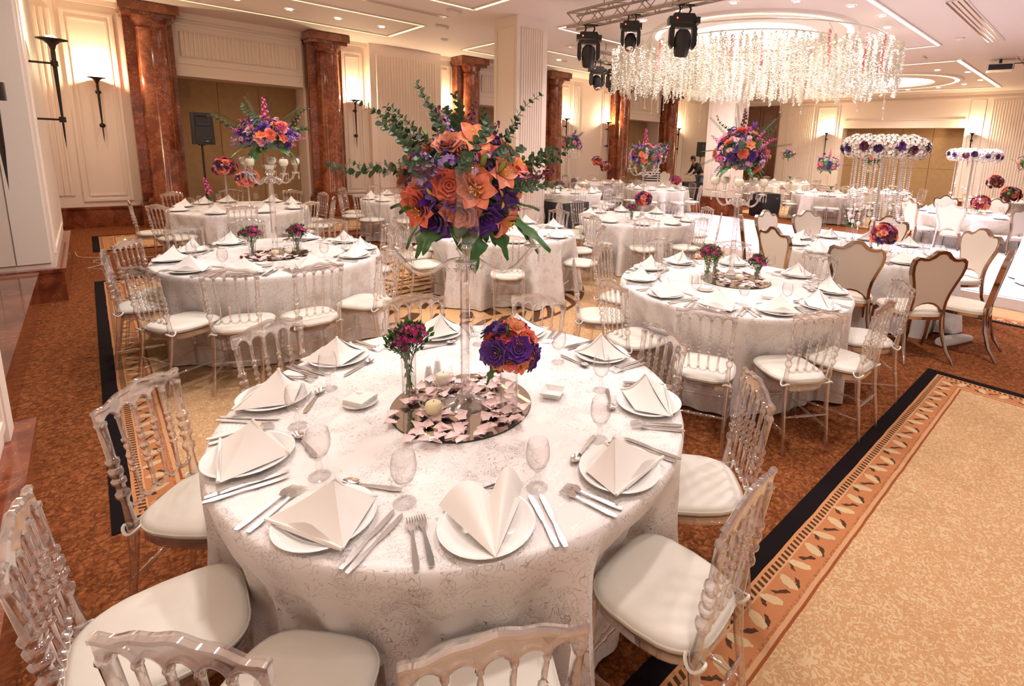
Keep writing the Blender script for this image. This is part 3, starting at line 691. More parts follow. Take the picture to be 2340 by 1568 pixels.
def chair_set(lo):
    sfx = lo
    d = {}
    ac = M['acrylic']
    d['seat_cushion'] = cushion(lo).mesh('seat_cushion', M['cream'], 50)
    d['seat_frame'] = seat_frame(lo).mesh('seat_frame', ac, 40)
    d['front_leg0'] = leg_front(-1, lo).mesh('front_leg', ac, 60); d['front_leg1'] = leg_front(1, lo).mesh('front_leg', ac, 60)
    d['back_post0'] = post(-1, lo).mesh('back_post', ac, 60); d['back_post1'] = post(1, lo).mesh('back_post', ac, 60)
    d['crest_rail'] = crest(lo).mesh('crest_rail', ac, 50); d['lower_rail'] = lowrail(lo).mesh('lower_rail', ac, 50)
    for i in range(4): d['spindle%d' % i] = spindle(i, lo).mesh('spindle', ac, 60)
    d['stretcher0'] = stretch([((-.179, .185, .19), (.179, .185, .19))], lo).mesh('stretcher', ac, 60)
    d['stretcher1'] = stretch([((-.166, -.215, .24), (.166, -.215, .24))], lo).mesh('stretcher', ac, 60)
    d['stretcher2'] = stretch([((-.180, .186, .15), (-.166, -.23, .15))], lo).mesh('stretcher', ac, 60)
    d['stretcher3'] = stretch([((.180, .186, .15), (.166, -.23, .15))], lo).mesh('stretcher', ac, 60)
    if not lo:
        for s in (-1, 1):
            g = G()
            g.tube([(s * .163 + .026 * cos(a), -.188 + .03 * sin(a), .452 - .01 * cos(a * 2)) for a in [i * pi / 8 for i in range(17)]], .006, 5)
            d['cushion_tie%d' % (s > 0)] = g.mesh('cushion_tie', M['cream'], 60)
    return d
CH_HI, CH_LO = chair_set(False), chair_set(True)
g = G()
for k, me in (('a', leg_front(-1, True)), ('b', leg_front(1, True)), ('c', post(-1, True)), ('d', post(1, True)), ('e', crest(True)), ('f', lowrail(True)), ('g', seat_frame(True)), ('h', stretch([((-.179, .185, .19), (.179, .185, .19)), ((-.18, .186, .15), (-.166, -.23, .15)), ((.18, .186, .15), (.166, -.23, .15))], True))):
    g.add(me.v, me.f)
for i in range(4): q = spindle(i, True); g.add(q.v, q.f)
CH_FAR = g.mesh('chair_frame', M['acrylic'], 60)
def chair(x, y, rz, label, group, lod=0):
    t = thing('acrylic_chair', label, 'chair', (x, y, 0.002), rz, group); t.scale = (.90, .97, .985)
    if lod == 2: ob('frame', CH_FAR, t); ob('seat_cushion', CH_LO['seat_cushion'], t)
    else:
        for k, me in (CH_HI if lod == 0 else CH_LO).items(): ob(k.rstrip('0123456789'), me, t)
    return t
# ------------------------------------------------------------------ cream upholstered chair with a wavy metal frame
def throne_outline(k=0.0, n=10):
    half = [(x * .94, z) for x, z in [(.0, 1.115), (.05, 1.105), (.09, 1.065), (.13, 1.035), (.17, 1.035), (.215, 1.045), (.25, 1.02), (.262, .96), (.25, .88), (.215, .78), (.185, .68), (.175, .60), (.178, .50)]]
    r = [(x - (k if x > .03 else 0), z - k) for x, z in half]
    return r
def throne_meshes():
    d = {}; rb = lambda z: -.20 - .16 * max(0, z - .48)
    def sh(g): g.v = [(x, y + rb(z), z) for x, y, z in g.v]; return g
    out = throne_outline(); arch = [(.155, .50), (.11, .545), (.06, .575), (0, .585)]
    g = G(); L = [(-x, z) for x, z in out[::-1]] + out[1:]
    prof = L + [(x, z) for x, z in arch] + [(-x, z) for x, z in arch[::-1][1:]]
    pad = [(x * .93, .52 + (z - .52) * .96 if z > .6 else z + .01) for x, z in prof]
    g.prism_y(pad[::-1], -.018, .024); d['backrest'] = sh(g).mesh('backrest', M['throne'], 40)
    g = G(); n = len(L)
    for ring in (L,):
        vs = []
        for i, (x, z) in enumerate(L):
            px, pz = L[max(0, i - 1)]; qx, qz = L[min(n - 1, i + 1)]; tx, tz = qx - px, qz - pz; l = hypot(tx, tz) or 1; nx, nz = -tz / l, tx / l
            w = .022 if abs(x) > .1 else .030
            vs += [(x + nx * .004, -.022, z + nz * .004), (x - nx * w, -.022, z - nz * w), (x - nx * w, .020, z - nz * w), (x + nx * .004, .020, z + nz * .004)]
        fs = []
        for i in range(n - 1):
            for k in range(4): fs.append((i * 4 + k, i * 4 + (k + 1) % 4, (i + 1) * 4 + (k + 1) % 4, (i + 1) * 4 + k))
        g.add(vs, fs)
    g.tube([(x, 0, z + .0) for x, z in [(.14, .5)] + arch[1:] + [(-x, z) for x, z in arch[::-1][1:-1]] + [(-.14, .5)]], .014, 6)
    d['back_frame'] = sh(g).mesh('back_frame', M['rosemetal'], 40)
    g = G(); o = [(x * 1.15, y * 1.15) for x, y in seat_outline(1.0, 28)]
    g.prism(o, .445, .475, None); g.prism(o, .475, .495, [(x * .95, y * .95) for x, y in o]); d['seat'] = g.mesh('seat', M['throne'], 50)
    g = G(); g.prism([(x * 1.02, y * 1.02) for x, y in o], .415, .445); d['seat_frame'] = g.mesh('seat_frame', M['rosemetal'], 40)
    for s in (-1, 1):
        g = G(); g.tube([(s * .20, .24, 0), (s * .205, .225, .12), (s * .20, .215, .28), (s * .195, .20, .42)], [.012, .015, .019, .022], 6); d['front_leg%d' % (s > 0)] = g.mesh('front_leg', M['rosemetal'], 60)
        g = G(); g.tube([(s * .225, -.34, 0), (s * .20, -.27, .12), (s * .18, -.22, .28), (s * .172, -.205, .42), (s * .17, rb(.52), .52)], [.012, .016, .02, .022, .018], 6); d['back_leg%d' % (s > 0)] = g.mesh('back_leg', M['rosemetal'], 60)
    return d
TH = throne_meshes()
def throne(x, y, rz, label, group):
    t = thing('upholstered_chair', label, 'chair', (x, y, 0.002), rz, group)
    t.scale = (1, 1, .935)
    for k, me in TH.items(): ob(k.rstrip('01'), me, t)
    return t
# ------------------------------------------------------------------ tables
def cloth_mesh(angs, R0=.905, seed=0, inner=None, zt=.752, seatr=.815):
    rr = random.Random(seed); ph = [rr.random() * 6.28 for _ in range(6)]; na = 200; g = G()
    zs = [0, .006, .02, .05, .10, .16, .22, .30, .40, .50, .60, .68, .735]
    def rad(a, drop):
        t = min(1, drop / .7)
        w = .5 + .5 * sin(a * 11 + ph[0] + 1.2 * sin(a * 2 + ph[1])); w2 = sin(a * 23 + ph[2]) * .5 + sin(a * 37 + ph[3]) * .3
        r = R0 + .012 * min(1, drop / .02) + t * (.03 + .085 * w + .018 * w2)
        for ci, c in enumerate(angs):
            sr = seatr[ci] if isinstance(seatr, list) else seatr
            d = abs((a - c + pi) % (2 * pi) - pi)
            k2 = 1 if d < .185 else max(0, 1 - (d - .185) / .13); k2 = k2 * k2 * (3 - 2 * k2)
            if drop > .012:
                f = min(1, (drop - .012) / .24) ** 1.25; k2 *= f
                r = r * (1 - k2) + min(r, sr + .01 * sin(a * 31)) * k2
        return r
    rings = [(0.0, 0, 0)]
    vs = [(0, 0, zt)]; fs = []
    prev = 0
    for f in (.3, .6, .85, .97): vs += [(R0 * f * cos(2 * pi * k / na), R0 * f * sin(2 * pi * k / na), zt) for k in range(na)]
    for dz in zs:
        vs += [(rad(2 * pi * k / na, dz) * cos(2 * pi * k / na), rad(2 * pi * k / na, dz) * sin(2 * pi * k / na), zt - dz - (.004 if dz == 0 else 0) * 0) for k in range(na)]
    nr = 4 + len(zs)
    for k in range(na): fs.append((0, 1 + k, 1 + (k + 1) % na))
    for i in range(nr - 1):
        for k in range(na):
            a, b_ = 1 + i * na + k, 1 + i * na + (k + 1) % na; fs.append((a, a + na, b_ + na, b_))
    g.add(vs, fs); return g
g = G(); g.lathe([(0, .70), (.88, .70), (.885, .71), (.885, .735), (.88, .74), (0, .74)], 40); TT = g.mesh('tabletop', M['wood'], 40)
g = G(); g.tube([(.5, 0, 0), (.5, 0, .70)], .018, 8); TL = g.mesh('leg', M['black'], 60)
# ------------------------------------------------------------------ tableware (local +y points to the table centre)
g = G(); g.lathe([(0, .0025), (.075, .0025), (.085, .006), (.128, .016), (.136, .0185), (.137, .021), (.133, .0225), (.125, .020), (.088, .010), (.08, .0075), (0, .007)], 40); PLATE = g.mesh('dinner_plate', M['porcelain'], 70)
def napkin_mesh(v):
    g = G(); rr = random.Random(v)
    if v < 2:
        z0 = .019; A_ = Vector((-.012 + .03 * v, .015, .112)); L = Vector((-.120, -.062, z0)); Rr = Vector((.122, -.075, z0)); B_ = Vector((.075, .10, z0)); Lb = Vector((-.09, .06, z0 + .004))
        def face(p, q, n=9, sag=.006, lift=0):
            def fn(u, w):
                e = p.lerp(q, u); pt = A_.lerp(e, w); s_ = sin(pi * w) * sag; pt = pt.copy(); pt.z -= s_ * (.6 + .4 * abs(2 * u - 1)); pt.z += lift
                pt.z = max(pt.z, z0); return tuple(pt)
            g.grid(fn, n, n)
        face(L, Rr); face(Rr, B_); face(B_, Lb, sag=.02); face(Lb, L, sag=.012)
        # folded hem and a second layer peeping out
        g.tube([tuple(L.lerp(Rr, t) + Vector((0, -.004, .003 + .004 * sin(pi * t)))) for t in [i / 10 for i in range(11)]], .0045, 6)
        g.grid(lambda u, w: (lambda e: (e.x + .012, e.y - .010 * (1 - w), z0 + .001 + .035 * w * (1 - abs(2 * u - 1))))(L.lerp(Rr, .12 + .8 * u)), 10, 4)
        g.tube([tuple(A_.lerp(B_, t) + Vector((0, 0, .002 - .02 * sin(pi * t)))) for t in [i / 8 for i in range(9)]], .005, 6)
    else:                                          # two standing folds that meet towards the guest
        tip = Vector((.005, -.125, .021))
        def leaf(a, b_, h):
            def fn(u, w):
                e = a.lerp(b_, u); p = tip.lerp(e, w); return (p.x, p.y, .021 + h * w * sin(pi * u) + .006 * w)
            g.grid(fn, 12, 9)
        leaf(Vector((-.115, .075, 0)), Vector((.02, .085, 0)), .055); leaf(Vector((.015, .07, 0)), Vector((.11, .10, 0)), .075)
        leaf(Vector((.02, .02, 0)), Vector((.095, .05, 0)), .02)
    return g.mesh('folded_napkin', M['napkin'], 50)
NAP = [napkin_mesh(i) for i in range(3)]
def map_z(g, fn): g.v = [(x, y, z + fn(y)) for x, y, z in g.v]; return g
def cutl(kind):
    g = G()
    hand = lambda y0, y1: g.prism([(-.0045, y0), (.0045, y0), (.0065, y0 + .004), (.0085, y0 + .03), (.004, y1 - .02), (.0045, y1), (-.0045, y1), (-.004, y1 - .02), (-.0085, y0 + .03), (-.0065, y0 + .004)][::1], 0, .0035)
    if kind == 'fork':
        hand(-.10, .045); g.prism([(-.004, .04), (.004, .04), (.0125, .058), (.0125, .068), (-.0125, .068), (-.0125, .058)], 0, .0022)
        for i in range(4): x = -.0107 + i * .0071; g.prism([(x - .0018, .066), (x + .0018, .066), (x + .0012, .103), (x - .0012, .103)], 0, .002)
        map_z(g, lambda y: .004 + (.0 if y < .04 else .010 * sin((y - .04) / .063 * pi) * .8))
    elif kind == 'knife':
        hand(-.115, .0); g.prism([(-.005, -.005), (.005, -.005), (.0095, .02), (.0105, .07), (.007, .10), (-.002, .113), (-.006, .10), (-.006, .02)], .0012, .0028); map_z(g, lambda y: .003)
    else:
        hand(-.10, .045)
        def fn(u, w):
            a = 2 * pi * u; return (.0185 * w * cos(a), .068 + .029 * w * sin(a), .002 + .007 * w * w)
        g.grid(fn, 16, 5, cu=True); g.grid(lambda u, w: (lambda p: (p[0], p[1], p[2] - .0012))(fn(-u, w)), 16, 5, cu=True); map_z(g, lambda y: .004)
    return g.mesh(kind, M['steel'], 40)
CUT = {k: cutl(k) for k in ('fork', 'knife', 'spoon')}
def goblet_mesh(hi=True):
    n = 28 if hi else 12
    g = G(); g.lathe([(0, .0), (.034, .0), (.035, .0025), (.022, .006), (.008, .012), (.0065, .022), (.0105, .032), (.012, .038), (.0085, .046), (.007, .056), (.013, .064), (.028, .080), (.037, .105), (.0385, .125), (.036, .145), (.032, .163)], n, caps=False)
    g.lathe([(.0312, .163), (.035, .145), (.0373, .125), (.0358, .105), (.027, .082), (.010, .070), (0, .069)], n, caps=False)
    g.lathe([(.0312, .163), (.0318, .1645), (.0325, .163)], n, caps=False)
    return g.mesh('goblet', M['glass'], 80)
GOB = goblet_mesh(); GOBLO = goblet_mesh(False)

# ------------------------------------------------------------------ flowers (unit meshes; petal colour comes from the object)
def petal(g, ang, l, w, tilt, curl, base=.0, z=0, n=4, m=3, point=.5):
    def fn(u, v):
        t = v; wd = w * (sin(pi * min(1, t ** point * .97 + .03)) if t < 1 else 0.02) * (u * 2 - 1)
        a = tilt + curl * t; y = base + l * (t * cos(tilt) + (cos(a) - cos(tilt)) * .5 * t); zz = l * (t * sin(tilt) + (sin(a) - sin(tilt)) * .5 * t) + .12 * l * (u * 2 - 1) ** 2
        return (y * cos(ang) - wd * sin(ang), y * sin(ang) + wd * cos(ang), z + zz)
    g.grid(fn, m, n + 1)
def m_lily():
    g = G()
    for i in range(6): petal(g, i * pi / 3, .085, .024, 1.15, -1.35, .004, 0 if i % 2 else .004, 6, 3, .9)
    g.m = 1
    for i in range(6): a = i * pi / 3 + .5; g.tube([(0, 0, .01), (.008 * cos(a), .008 * sin(a), .05), (.016 * cos(a), .016 * sin(a), .062)], .0012, 3); g.ball((.016 * cos(a), .016 * sin(a), .062), (.004, .004, .002), 4, 3)
    return g.mesh('lily_bloom', [M['petal'], M['yellow']], 60)
def m_rose(k=1):
    g = G()
    for ring, (n, l, tl, b_) in enumerate([(4, .022, 1.45, .002), (5, .028, 1.3, .006), (6, .034, 1.05, .010), (7, .040, .7, .013), (7, .042, .35, .014)]):
        for i in range(n): petal(g, i * 2 * pi / n + ring * .7, l, l * .62, tl, -.5, b_, .004 - ring * .0, 3, 3, .75)
    return g.mesh('rose_bloom', M['petal'], 60)
def m_mum():
    g = G()
    for n, l, tl, z in ((8, .014, 1.35, .012), (12, .022, 1.0, .009), (16, .028, .6, .005), (18, .031, .2, 0)):
        for i in range(n): petal(g, i * 2 * pi / n + l * 40, l, .0042, tl, -.3, .001, z, 2, 2, .8)
    return g.mesh('chrysanthemum_bloom', M['petal'], 60)
def m_cluster(seed, n=12, r=.032, s=.011, stalk=False):
    rr = random.Random(seed); g = G()
    for i in range(n):
        a = rr.random() * 6.28; b_ = math.acos(1 - rr.random()); c = (r * sin(b_) * cos(a), r * sin(b_) * sin(a), r * cos(b_) * .8)
        for k in range(5):
            q = G(); petal(q, k * 2 * pi / 5 + i, s * 1.15, s * .55, .5, -.4, 0, 0, 2, 2, .6)
            T = Matrix.Translation(c) @ Vector(c).to_track_quat('Z', 'Y').to_matrix().to_4x4()
            g.add([tuple(T @ Vector(p)) for p in q.v], q.f)
    return g
def m_stock():
    g = G(); rr = random.Random(3)
    for i in range(22):
        z = .012 + i * .006; r = .020 * (1 - i / 30); a = i * 2.4
        q = G()
        for k in range(4): petal(q, k * pi / 2 + i, .014 * (1 - i / 44), .008, .6, -.5, 0, 0, 2, 2, .6)
        T = Matrix.Translation((r * cos(a), r * sin(a), z)) @ Vector((cos(a), sin(a), .5)).to_track_quat('Z', 'Y').to_matrix().to_4x4()
        g.add([tuple(T @ Vector(p)) for p in q.v], q.f)
    g.tube([(0, 0, -.03), (0, 0, .13)], .002, 4); return g.mesh('stock_spike', M['petal'], 60)
def m_iris():
    g = G()
    for i in range(3): petal(g, i * 2.094, .055, .017, .5, -1.8, .003, 0, 5, 3, .8)
    for i in range(3): petal(g, i * 2.094 + 1.05, .05, .013, 1.3, -.1, .003, 0, 4, 3, .8)
    g.m = 1
    for i in range(3): petal(g, i * 2.094, .026, .005, .55, -.9, .006, .003, 3, 2, .8)
    return g.mesh('iris_bloom', [M['petal'], M['yellow']], 60)
def m_euca(L=.30, seed=1):
    rr = random.Random(seed); g = G(); pts = []
    for i in range(9): t = i / 8; pts.append((.05 * sin(t * 2) * L / .3, .02 * sin(t * 5 + seed), L * t))
    g.m = 1; g.tube(pts, [.0022 * (1 - .6 * i / 8) for i in range(9)], 5); g.m = 0
    n = 14
    for i in range(1, n + 1):
        t = i / n; p = Vector((.05 * sin(t * 2) * L / .3, .02 * sin(t * 5 + seed), L * t)); s = .022 * (1 - .5 * t) * (L / .3) ** .3
        for k in (0, 1):
            a = i * 1.57 + k * pi + rr.uniform(-.3, .3); d = Vector((cos(a), sin(a), .55)).normalized(); w = d.cross(Vector((0, 0, 1))).normalized()
            c = p + d * (s * .95); n_ = d.cross(w)
            vs = [tuple(c + d * (s * cos(q)) + w * (s * .9 * sin(q)) + n_ * (s * .15 * cos(2 * q))) for q in [j * pi / 4 for j in range(8)]]
            g.add(vs, [tuple(range(8))])
    return g.mesh('eucalyptus_sprig', [M['euca'], M['stem']], None)
def m_fern():
    g = G(); g.tube([(0, 0, 0), (.01, 0, .12), (.03, 0, .24)], [.002, .0015, .001], 4)
    for i in range(22):
        t = .15 + .85 * i / 22; x = .03 * t * t; z = .24 * t; l = .016 * (1 - t * .5)
        for s in (-1, 1): g.add([(x, 0, z), (x + .004, s * l, z + .010), (x, s * l * 1.1, z + .015), (x - .002, s * l * .3, z + .006)], [(0, 1, 2, 3)])
    return g.mesh('fern_sprig', M['euca'], None)
def m_leafy():                                      # long glossy leaf, lobed
    g = G(); n = 14
    def wd(t): return .030 * sin(pi * min(1, t * .93 + .07)) * (1 + .35 * sin(t * 22))
    def fn(u, v): return (wd(v) * (2 * u - 1), .15 * v, -.055 * v * v - .004 * cos(2 * pi * u) + .02 * v)
    g.grid(fn, 5, n); return g.mesh('lobed_leaf', M['leaf'], 80)
def m_leaf():
    g = G(); g.grid(lambda u, v: (.018 * sin(pi * (v * .95 + .04)) * (2 * u - 1), .10 * v, .025 * sin(v * 2) + .006 * abs(2 * u - 1)), 3, 8); return g.mesh('leaf', M['leaf'], 80)
def m_bud():
    g = G(); g.lathe([(0, 0), (.006, .006), (.008, .02), (.006, .04), (.001, .06), (0, .06)], 7); return g.mesh('lily_bud', M['lime'], 70)
def m_dian(seed):
    g = m_cluster(seed, 16, .030, .0125); g2 = G(); g.m = 1
    rr = random.Random(seed)
    for i in range(26):
        a = rr.random() * 6.28; r = rr.uniform(.01, .045); z = rr.uniform(-.045, .02)
        g.tube([(r * .4 * cos(a), r * .4 * sin(a), z - .03), (r * cos(a), r * sin(a), z)], .0012, 3)
        g.add([(r * cos(a), r * sin(a), z), (r * 1.3 * cos(a + .2), r * 1.3 * sin(a + .2), z + .01), (r * 1.45 * cos(a), r * 1.45 * sin(a), z + .025), (r * 1.3 * cos(a - .2), r * 1.3 * sin(a - .2), z + .01)], [(0, 1, 2, 3)])
    return g.mesh('dianthus_head', [M['petal'], M['leaf']], 60)
FL = {'lily': m_lily(), 'rose': m_rose(), 'mum': m_mum(), 'cluster': m_cluster(5).mesh('alstroemeria_cluster', M['petal'], 60), 'stock': m_stock(), 'iris': m_iris(),
      'euca': m_euca(), 'euca2': m_euca(.24, 4), 'fern': m_fern(), 'bigleaf': m_leafy(), 'leaf': m_leaf(), 'bud': m_bud(), 'dian': m_dian(2), 'dian2': m_dian(6)}
FN_ = {'lily': 'lily', 'rose': 'rose', 'mum': 'chrysanthemum', 'cluster': 'alstroemeria', 'stock': 'stock_spike', 'iris': 'iris', 'euca': 'eucalyptus_sprig', 'euca2': 'eucalyptus_sprig', 'fern': 'fern_sprig', 'bigleaf': 'lobed_leaf', 'leaf': 'leaf', 'bud': 'bud', 'dian': 'dianthus', 'dian2': 'dianthus'}
CORAL = (.90, .20, .10); PEACH = (.92, .31, .18); PINKF = (.85, .33, .38); PURP = (.095, .015, .24); VIO = (.19, .06, .42); LAV = (.50, .32, .68); WINE = (.14, .006, .05); MAG = (.50, .012, .17); LPINK = (.82, .42, .50); HOT = (.70, .08, .32); RED = (.50, .03, .06)
def put(parent, kind, pos, dirv, s=1.0, col=None, roll=0.0):
    q = Vector(dirv).to_track_quat('Z', 'Y').to_matrix().to_4x4()
    o = bpy.data.objects.new(FN_[kind], FL[kind]); COL.objects.link(o); o.parent = parent
    o.matrix_local = Matrix.Translation(pos) @ q @ Matrix.Rotation(roll, 4, 'Z') @ Matrix.Scale(s, 4)
    if col: o.color = (*[min(1, max(0, c * (.85 + .3 * R.random()))) for c in col], 1)
    return o
g = G(); g.ball((0, 0, 0), 1.0, 12, 8); CORE = g.mesh('foam_core', M['leaf'], 80)
def bouquet(t, c, r, rz, mix, n=60, greens=('euca', 'euca2'), ng=10, under=10, fs=1.0, gl=1.0, ul=1.0, top=True, lowcut=-.55, seed=0):
    """t parent thing, c centre (local), r radius horizontally, rz vertical radius"""
    rr = random.Random(seed); c = Vector(c)
    o = ob('foam_core', CORE, t, tuple(c)); o.scale = (r * .72, r * .72, rz * .72)
    k = 0; i = 0
    while k < n:
        z = 1 - (1 - lowcut) * (k + .5) / n; a = k * 2.39996 + rr.uniform(-.25, .25); q = sqrt(max(0, 1 - z * z)); d = Vector((q * cos(a), q * sin(a), z))
        kind, col, s = mix[rr.randrange(len(mix))]
        jit = rr.uniform(.82, 1.04)
        p = c + Vector((d.x * r, d.y * r, d.z * rz)) * jit * (.86 if kind in ('lily', 'stock', 'iris') else .93)
        dd = (Vector((d.x, d.y, d.z * 1.0 + .15)) + Vector((rr.uniform(-.25, .25), rr.uniform(-.25, .25), rr.uniform(-.2, .25)))).normalized()
        put(t, kind, p, dd, s * fs * rr.uniform(.85, 1.15), col, rr.random() * 6)
        k += 1
    for j in range(ng):
        a = j * 2 * pi / ng + rr.uniform(-.3, .3); el = rr.uniform(.05, 1.1); d = Vector((cos(a) * cos(el), sin(a) * cos(el), sin(el)))
        kind = greens[j % len(greens)]
        put(t, kind, c + Vector((d.x * r, d.y * r, d.z * rz)) * .72, d, gl * rr.uniform(.75, 1.1), None, rr.random() * 6)
    for j in range(under):
        a = j * 2 * pi / max(1, under) + rr.uniform(-.2, .2); d = Vector((cos(a), sin(a), -.25))
        o = ob('leaf', FL['bigleaf'] if j % 2 else FL['leaf'], t); o.matrix_local = Matrix.Translation(c + Vector((cos(a) * r * .5, sin(a) * r * .5, -rz * .5))) @ Matrix.Rotation(a - pi / 2, 4, 'Z') @ Matrix.Rotation(rr.uniform(-.9, -.2), 4, 'X') @ Matrix.Scale(ul * gl * rr.uniform(.9, 1.3), 4)
MIXA = [('lily', CORAL, 1.05), ('lily', PEACH, 1.05), ('rose', PEACH, 1.15), ('rose', CORAL, 1.1), ('rose', PURP, 1.15), ('rose', PURP, 1.15), ('iris', VIO, 1.1), ('iris', PURP, 1.1), ('stock', WINE, .9), ('stock', LAV, .8), ('cluster', LAV, 1.0), ('cluster', VIO, 1.0), ('bud', None, 1.0), ('leaf', None, .9)]
MIXB = [('lily', CORAL, .88), ('lily', PINKF, .88), ('cluster', PINKF, 1.2), ('mum', HOT, 1.2), ('rose', CORAL, 1.1), ('rose', PINKF, 1.1), ('cluster', VIO, 1.1), ('cluster', LAV, 1.1), ('rose', PURP, 1.1), ('iris', VIO, 1.1), ('stock', HOT, .8), ('mum', LPINK, 1.1), ('bud', None, .9), ('leaf', None, .9)]
MIXC = [('rose', CORAL, .9), ('rose', RED, .8), ('rose', PEACH, .85), ('rose', PURP, .95), ('rose', WINE, .9), ('mum', LPINK, 1.0), ('cluster', MAG, 1)]
MIXD = MIXB + [('cluster', VIO, 1.1), ('cluster', PURP, 1.1), ('iris', VIO, .9), ('stock', LAV, .8), ('cluster', MAG, 1.0), ('mum', LPINK, 1.1), ('rose', PURP, .9)]
# ------------------------------------------------------------------ candelabra
def arm_pts(r, z0, zc, scroll=True):
    pts = []
    for i in range(15):
        t = i / 14; x = .015 + (r - .015) * t; z = z0 - .055 * sin(pi * min(1, t * 1.15)) * (1 if t < .87 else 1) + (zc - z0) * max(0, (t - .75) / .25) ** 2 + .03 * sin(2 * pi * t) * (1 - t)
        pts.append((x, 0, z))
    return pts
def drop_pts(g, c, L=.07):
    g.ball((c[0], c[1], c[2] - .012), .006, 6, 5); g.lathe([(0, -L), (.006, -L + .012), (.0035, -.03), (.001, -.018)], 6, c)
def candelabrum(t, H, r, arms, a0, holder='hurricane', stem=.016, base=.085, wax='wax', zc=.045):
    g = G(); g.lathe([(base, 0), (base * 1.02, .006), (base * .9, .012), (base * .55, .020), (base * .35, .035), (stem * 1.7, .042), (stem * 1.5, .055)], 32); g.build('base', M['crystal'], t, 50)
    g = G()
    s_ = stem; q = [(s_, s_ * .42), (s_ * .42, s_), (-s_ * .42, s_), (-s_, s_ * .42), (-s_, -s_ * .42), (-s_ * .42, -s_), (s_ * .42, -s_), (s_, -s_ * .42)]
    g.prism(q, .05, H - .06); g.build('stem', M['crystal'], t, 20)
    g = G(); g.lathe([(stem, H - .07), (stem * 2.2, H - .06), (stem * 2.3, H - .05), (stem * 1.1, H - .04), (stem * 1.7, H - .02), (stem * 1.0, H), (stem * 1.9, H + .03), (stem * 1.2, H + .05), (.045, H + .075), (.06, H + .10), (.055, H + .10), (0, H + .08)], 18); g.build('hub', M['crystal'], t, 50)
    for i in range(arms):
        a = a0 + 2 * pi * i / arms; T = Matrix.Rotation(a, 4, 'Z')
        g = G(); g.T = T; g.tube(arm_pts(r, H - .01, H + zc - .01), .0085, 8)
        g.tube([(.05 + .022 * cos(q_), 0, H - .035 + .022 * sin(q_)) for q_ in [j * pi / 6 for j in range(-2, 9)]], .006, 6)
        arm = g.build('arm', M['crystal'], t, 60)
        g = G(); g.T = T @ Matrix.Translation((r, 0, H + zc)); g.lathe([(.012, -.02), (.035, -.008), (.037, -.004), (.012, 0), (.014, .03), (.02, .045), (.014, .055)], 14); g.build('candle_cup', M['crystal'], t, 50)
        if holder:
            g = G(); g.T = T
            for k in range(4): b_ = k * pi / 2 + .6; drop_pts(g, (r + .035 * cos(b_), .035 * sin(b_), H + zc - .006))
            g.build('crystal_pendant', M['crystal'], t, 60)
        if holder == 'hurricane':
            g = G(); g.T = T @ Matrix.Translation((r, 0, H + zc + .05)); g.lathe([(.010, 0), (.03, .012), (.043, .035), (.046, .06), (.040, .11), (.036, .17), (.037, .22), (.042, .25), (.048, .262)], 22, caps=False); g.lathe([(.048, .262), (.0495, .2635), (.048, .265)], 22, caps=False); g.build('hurricane_glass', M['glass'], t, 80)
        elif holder == 'globe':
            g = G(); g.T = T @ Matrix.Translation((r, 0, H + zc + .05)); g.lathe([(.012, 0), (.032, .010), (.046, .036), (.048, .054), (.042, .078), (.032, .092)], 20, caps=False); g.build('glass_globe', M['glass'], t, 80)
            g = G(); g.T = T @ Matrix.Translation((r, 0, H + zc + .05)); g.lathe([(0, .004), (.026, .010), (.036, .03), (.037, .052), (.028, .068), (0, .07)], 16); g.tube([(0, 0, .07), (.002, 0, .08)], .0015, 4); g.build('candle', M[wax], t, 60)
